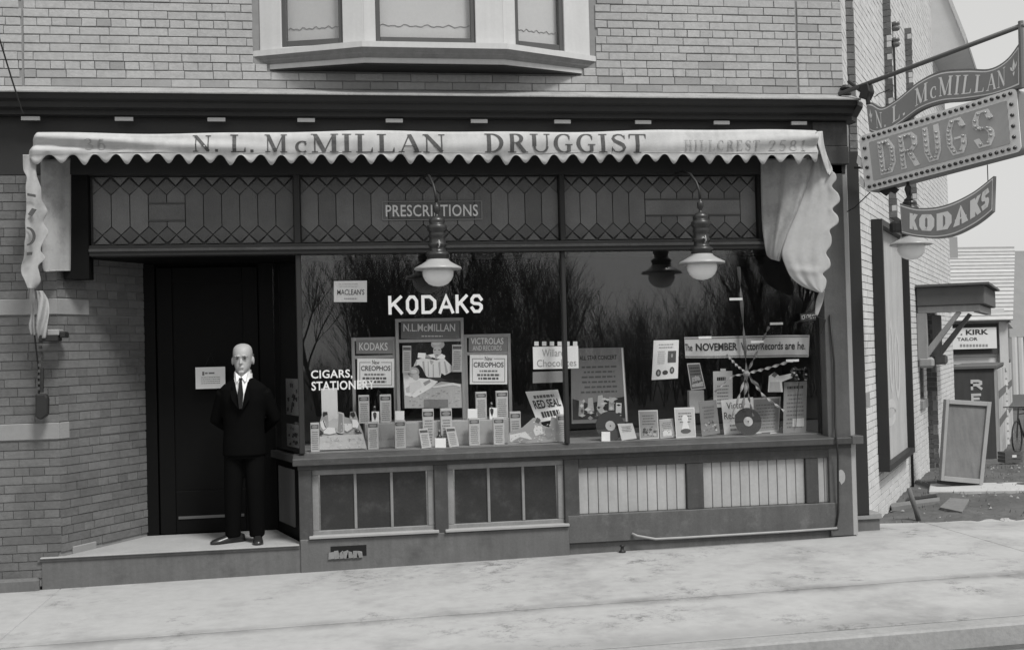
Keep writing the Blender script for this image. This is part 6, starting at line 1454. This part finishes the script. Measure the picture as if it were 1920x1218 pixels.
# far house at the right edge
fy = 24.0
fh = thing('far_house', 'pale distant house with porch columns at the right edge', 'house', (P3(1930, 800, fy).x, fy, 0)); m_far = mat('far_paint', .50, .8, .1, 1, .05)
rect_on(fy, 1893, 640, 2060, 850, 6).build('wall', m_far, fh)
a, b = P3(1894, 640, fy), P3(2060, 640, fy); MB().prism([(a.x-.3, fy-1.2, a.z), (a.x-.3, fy+3, a.z+3.2), (a.x-.3, fy+7, a.z)], (b.x-a.x+.6, 0, 0)).build('roof', mat('far_roof', .2, .9, .2, 2, .1), fh)
rect_on(fy-1.6, 1893, 612, 2060, 632, 1.5).build('porch_roof', mat('far_porch', .35), fh)
for x in (1900, 1912, 1930, 1950): p = P3(x, 700, fy-1.5); MB().tube([(p.x, fy-1.5, 0), (p.x, fy-1.5, P3(x,632,fy-1.5).z)], .14, 10).build('column', m_far, fh)
for x in (1903, 1917): rect_on(fy-.03, x, 660, x+7, 720, .03).build('window', m_dark, fh)
rect_on(fy-1.55, 1893, 770, 2060, 800, .1).build('porch_rail', mat('far_porch', .35), fh)
# bicycle
byc = thing('bicycle', 'dark bicycle leaning by the shed at the right edge', 'bicycle', tuple(PG(1912, 848, -.36)))
bo0 = PG(1908, 852, -.36); bd = Vector((.75, .66, 0)).normalized(); BS = .92
def bp_(t, z, s_=0): return bo0+bd*t*BS+Vector((bd.y, -bd.x, 0))*s_+Vector((0,0,z*BS))
def wheel(t):
    w = thing  # noqa
    n = 32; mb = MB().tube([bp_(t+.33*math.cos(2*math.pi*i/n), .34+.33*math.sin(2*math.pi*i/n)) for i in range(n+1)], .016, 6, False); wh = mb.build('wheel', m_iron, byc)
    sp = MB()
    for i in range(14): sp.tube([bp_(t, .34), bp_(t+.32*math.cos(2*math.pi*i/14), .34+.32*math.sin(2*math.pi*i/14))], .002, 3, False)
    sp.build('spoke', m_iron, wh)
wheel(.0); wheel(1.02)
frm = MB()
for pts in ([(.0,.34),(.16,.92)], [(.13,.80),(.60,.80)], [(.14,.72),(.50,.30)], [(.62,.84),(.50,.30)], [(.50,.30),(1.02,.34)], [(.60,.78),(1.02,.34)]): frm.tube([bp_(*pts[0]), bp_(*pts[1])], .014, 6)
frm.build('frame', m_iron, byc)
MB().tube([bp_(.05,.94,.24), bp_(.10,.95,.16), bp_(.17,.94,0), bp_(.10,.95,-.16), bp_(.05,.94,-.24)], .012, 6).build('handlebar', m_iron, byc)
MB().hexa([bp_(.50,.86,-.02), bp_(.50,.86,.02), bp_(.74,.87,.07), bp_(.74,.87,-.07), bp_(.5,.90,-.02), bp_(.5,.90,.02), bp_(.74,.91,.07), bp_(.74,.91,-.07)]).build('saddle', m_iron, byc, bevel=.01)
# guy wire at the upper left
tag(MB().tube([P3(43, 214, -.2), P3(20, 142, -.35), P3(-14, 30, -.6)], .007, 6).build('guy_wire', m_iron), 'thin dark wire slanting up from the cornice at the left edge', 'wire')

# ================================================================== across the street (seen in the window glass)
m_bark = mat('bark', .045, .95, .3, 6, .2); m_far_grass = mat('far_grass', .05, .95, .4, .5, .3)
tag(MB().grid([[(x, y, ground_z(x)-.10) for x in (-90, -4, 9, 110)] for y in (-110, -15.2)]).build('far_lawn', m_far_grass), kind='structure')
def tree(x, y, h, seed, label, spread=1.0):
    rt_ = random.Random(seed); t = thing('bare_tree', label, 'tree', (x, y, ground_z(x)-.1), 'bare trees across the street')
    tr_ = MB(); cr = MB()
    def grow(p, d, l, r_, lev):
        n = 4; pts = [p]; q = p.copy(); dd = d.copy()
        for i in range(n):
            dd = (dd+Vector((rt_.uniform(-.16,.16), rt_.uniform(-.16,.16), rt_.uniform(-.02,.12)))).normalized(); q = q+dd*l/n; pts.append(q.copy())
        (tr_ if lev == 0 else cr).tube(pts, [r_*(1-.5*i/n) for i in range(n+1)], 6 if lev < 2 else 3, False)
        if lev >= 5: return
        k = (6, 5, 5, 4, 3)[lev]
        for i in range(k):
            f = rt_.uniform(.35, 1.0); b = pts[min(n, int(f*n))]; a = rt_.uniform(0, 6.28); up = rt_.uniform(.35, 1.0)
            nd = (dd*.7+Vector((math.cos(a)*spread, math.sin(a)*spread, up))*.75).normalized(); grow(b, nd, l*rt_.uniform(.5, .72), r_*.42, lev+1)
    b0 = Vector((x, y, ground_z(x)-.2)); grow(b0, Vector((rt_.uniform(-.06,.06), 0, 1)), h*.40, h*.011, 0)
    tr_.build('trunk', m_bark, t); cr.build('crown', m_bark, t, recalc=False)
for i, (x, y, h) in enumerate(((-9.5,-21,8.5), (-.6,-25,8), (1.6,-23,9), (3.9,-26,10), (6.6,-24,9.5), (13.2,-25,9), (15.6,-28,10), (19.5,-24,8))):
    tree(x, y, h, 30+i, 'leafless tree mirrored in the shop glass, %s across the street' % ('first','second','third','fourth','fifth','sixth','seventh','eighth')[i], .8)
# undergrowth behind the trees: a dense mass of twigs
ug = MB(); ru = random.Random(77)
def shrub_template(seed):
    rt_ = random.Random(seed); mb = MB()
    def grow(p, d, l, r_, lev):
        q = p+(d+Vector((rt_.uniform(-.2,.2), rt_.uniform(-.2,.2), .12))).normalized()*l*.5; e = q+(d+Vector((rt_.uniform(-.35,.35), rt_.uniform(-.35,.35), .1))).normalized()*l*.5
        mb.tube([p, q, e], [r_, r_*.7, r_*.4], 3, False)
        if lev >= 3: return
        for k in range((5, 4, 4)[lev]):
            b = p.lerp(q, rt_.random()) if rt_.random() < .4 else q.lerp(e, rt_.random()); a = rt_.uniform(0, 6.28)
            grow(b, (d*.8+Vector((math.cos(a), math.sin(a), rt_.uniform(.1, .8)))*.7).normalized(), l*rt_.uniform(.42, .66), r_*.5, lev+1)
    for k in range(3): a = rt_.uniform(0, 6.28); grow(Vector((0,0,0)), Vector((math.cos(a)*.25, math.sin(a)*.25, 1)).normalized(), .62, .0052, 0)
    return mb
tpl = [shrub_template(s_) for s_ in range(5)]
def mass(x):      # height of the wood along the street
    if x < .6: return 2.3+.5*math.sin(x*.8)
    if x < 8.2: return 5.6+.9*math.sin(x*1.3)
    if x < 12.2: return 3.7+.5*math.sin(x*2)
    return 4.3+.8*math.sin(x*.9)
for i in range(430):
    x = ru.uniform(-16, 26); y = -27+ru.uniform(-5, 5); h = mass(x*30/-y)*ru.uniform(.65, 1.1); t = tpl[i % 5]; a = ru.uniform(0, 6.28); ca, sa = math.cos(a), math.sin(a); w = h*ru.uniform(.7, 1.0); z = ground_z(x)-.15
    ug.add([(x+(v[0]*ca-v[1]*sa)*w, y+(v[0]*sa+v[1]*ca)*w, z+v[2]*h) for v in t.v], t.f)
tag(ug.build('undergrowth', m_bark, recalc=False), 'dense dark leafless undergrowth across the street seen mirrored in the glass', 'undergrowth', kind='stuff')
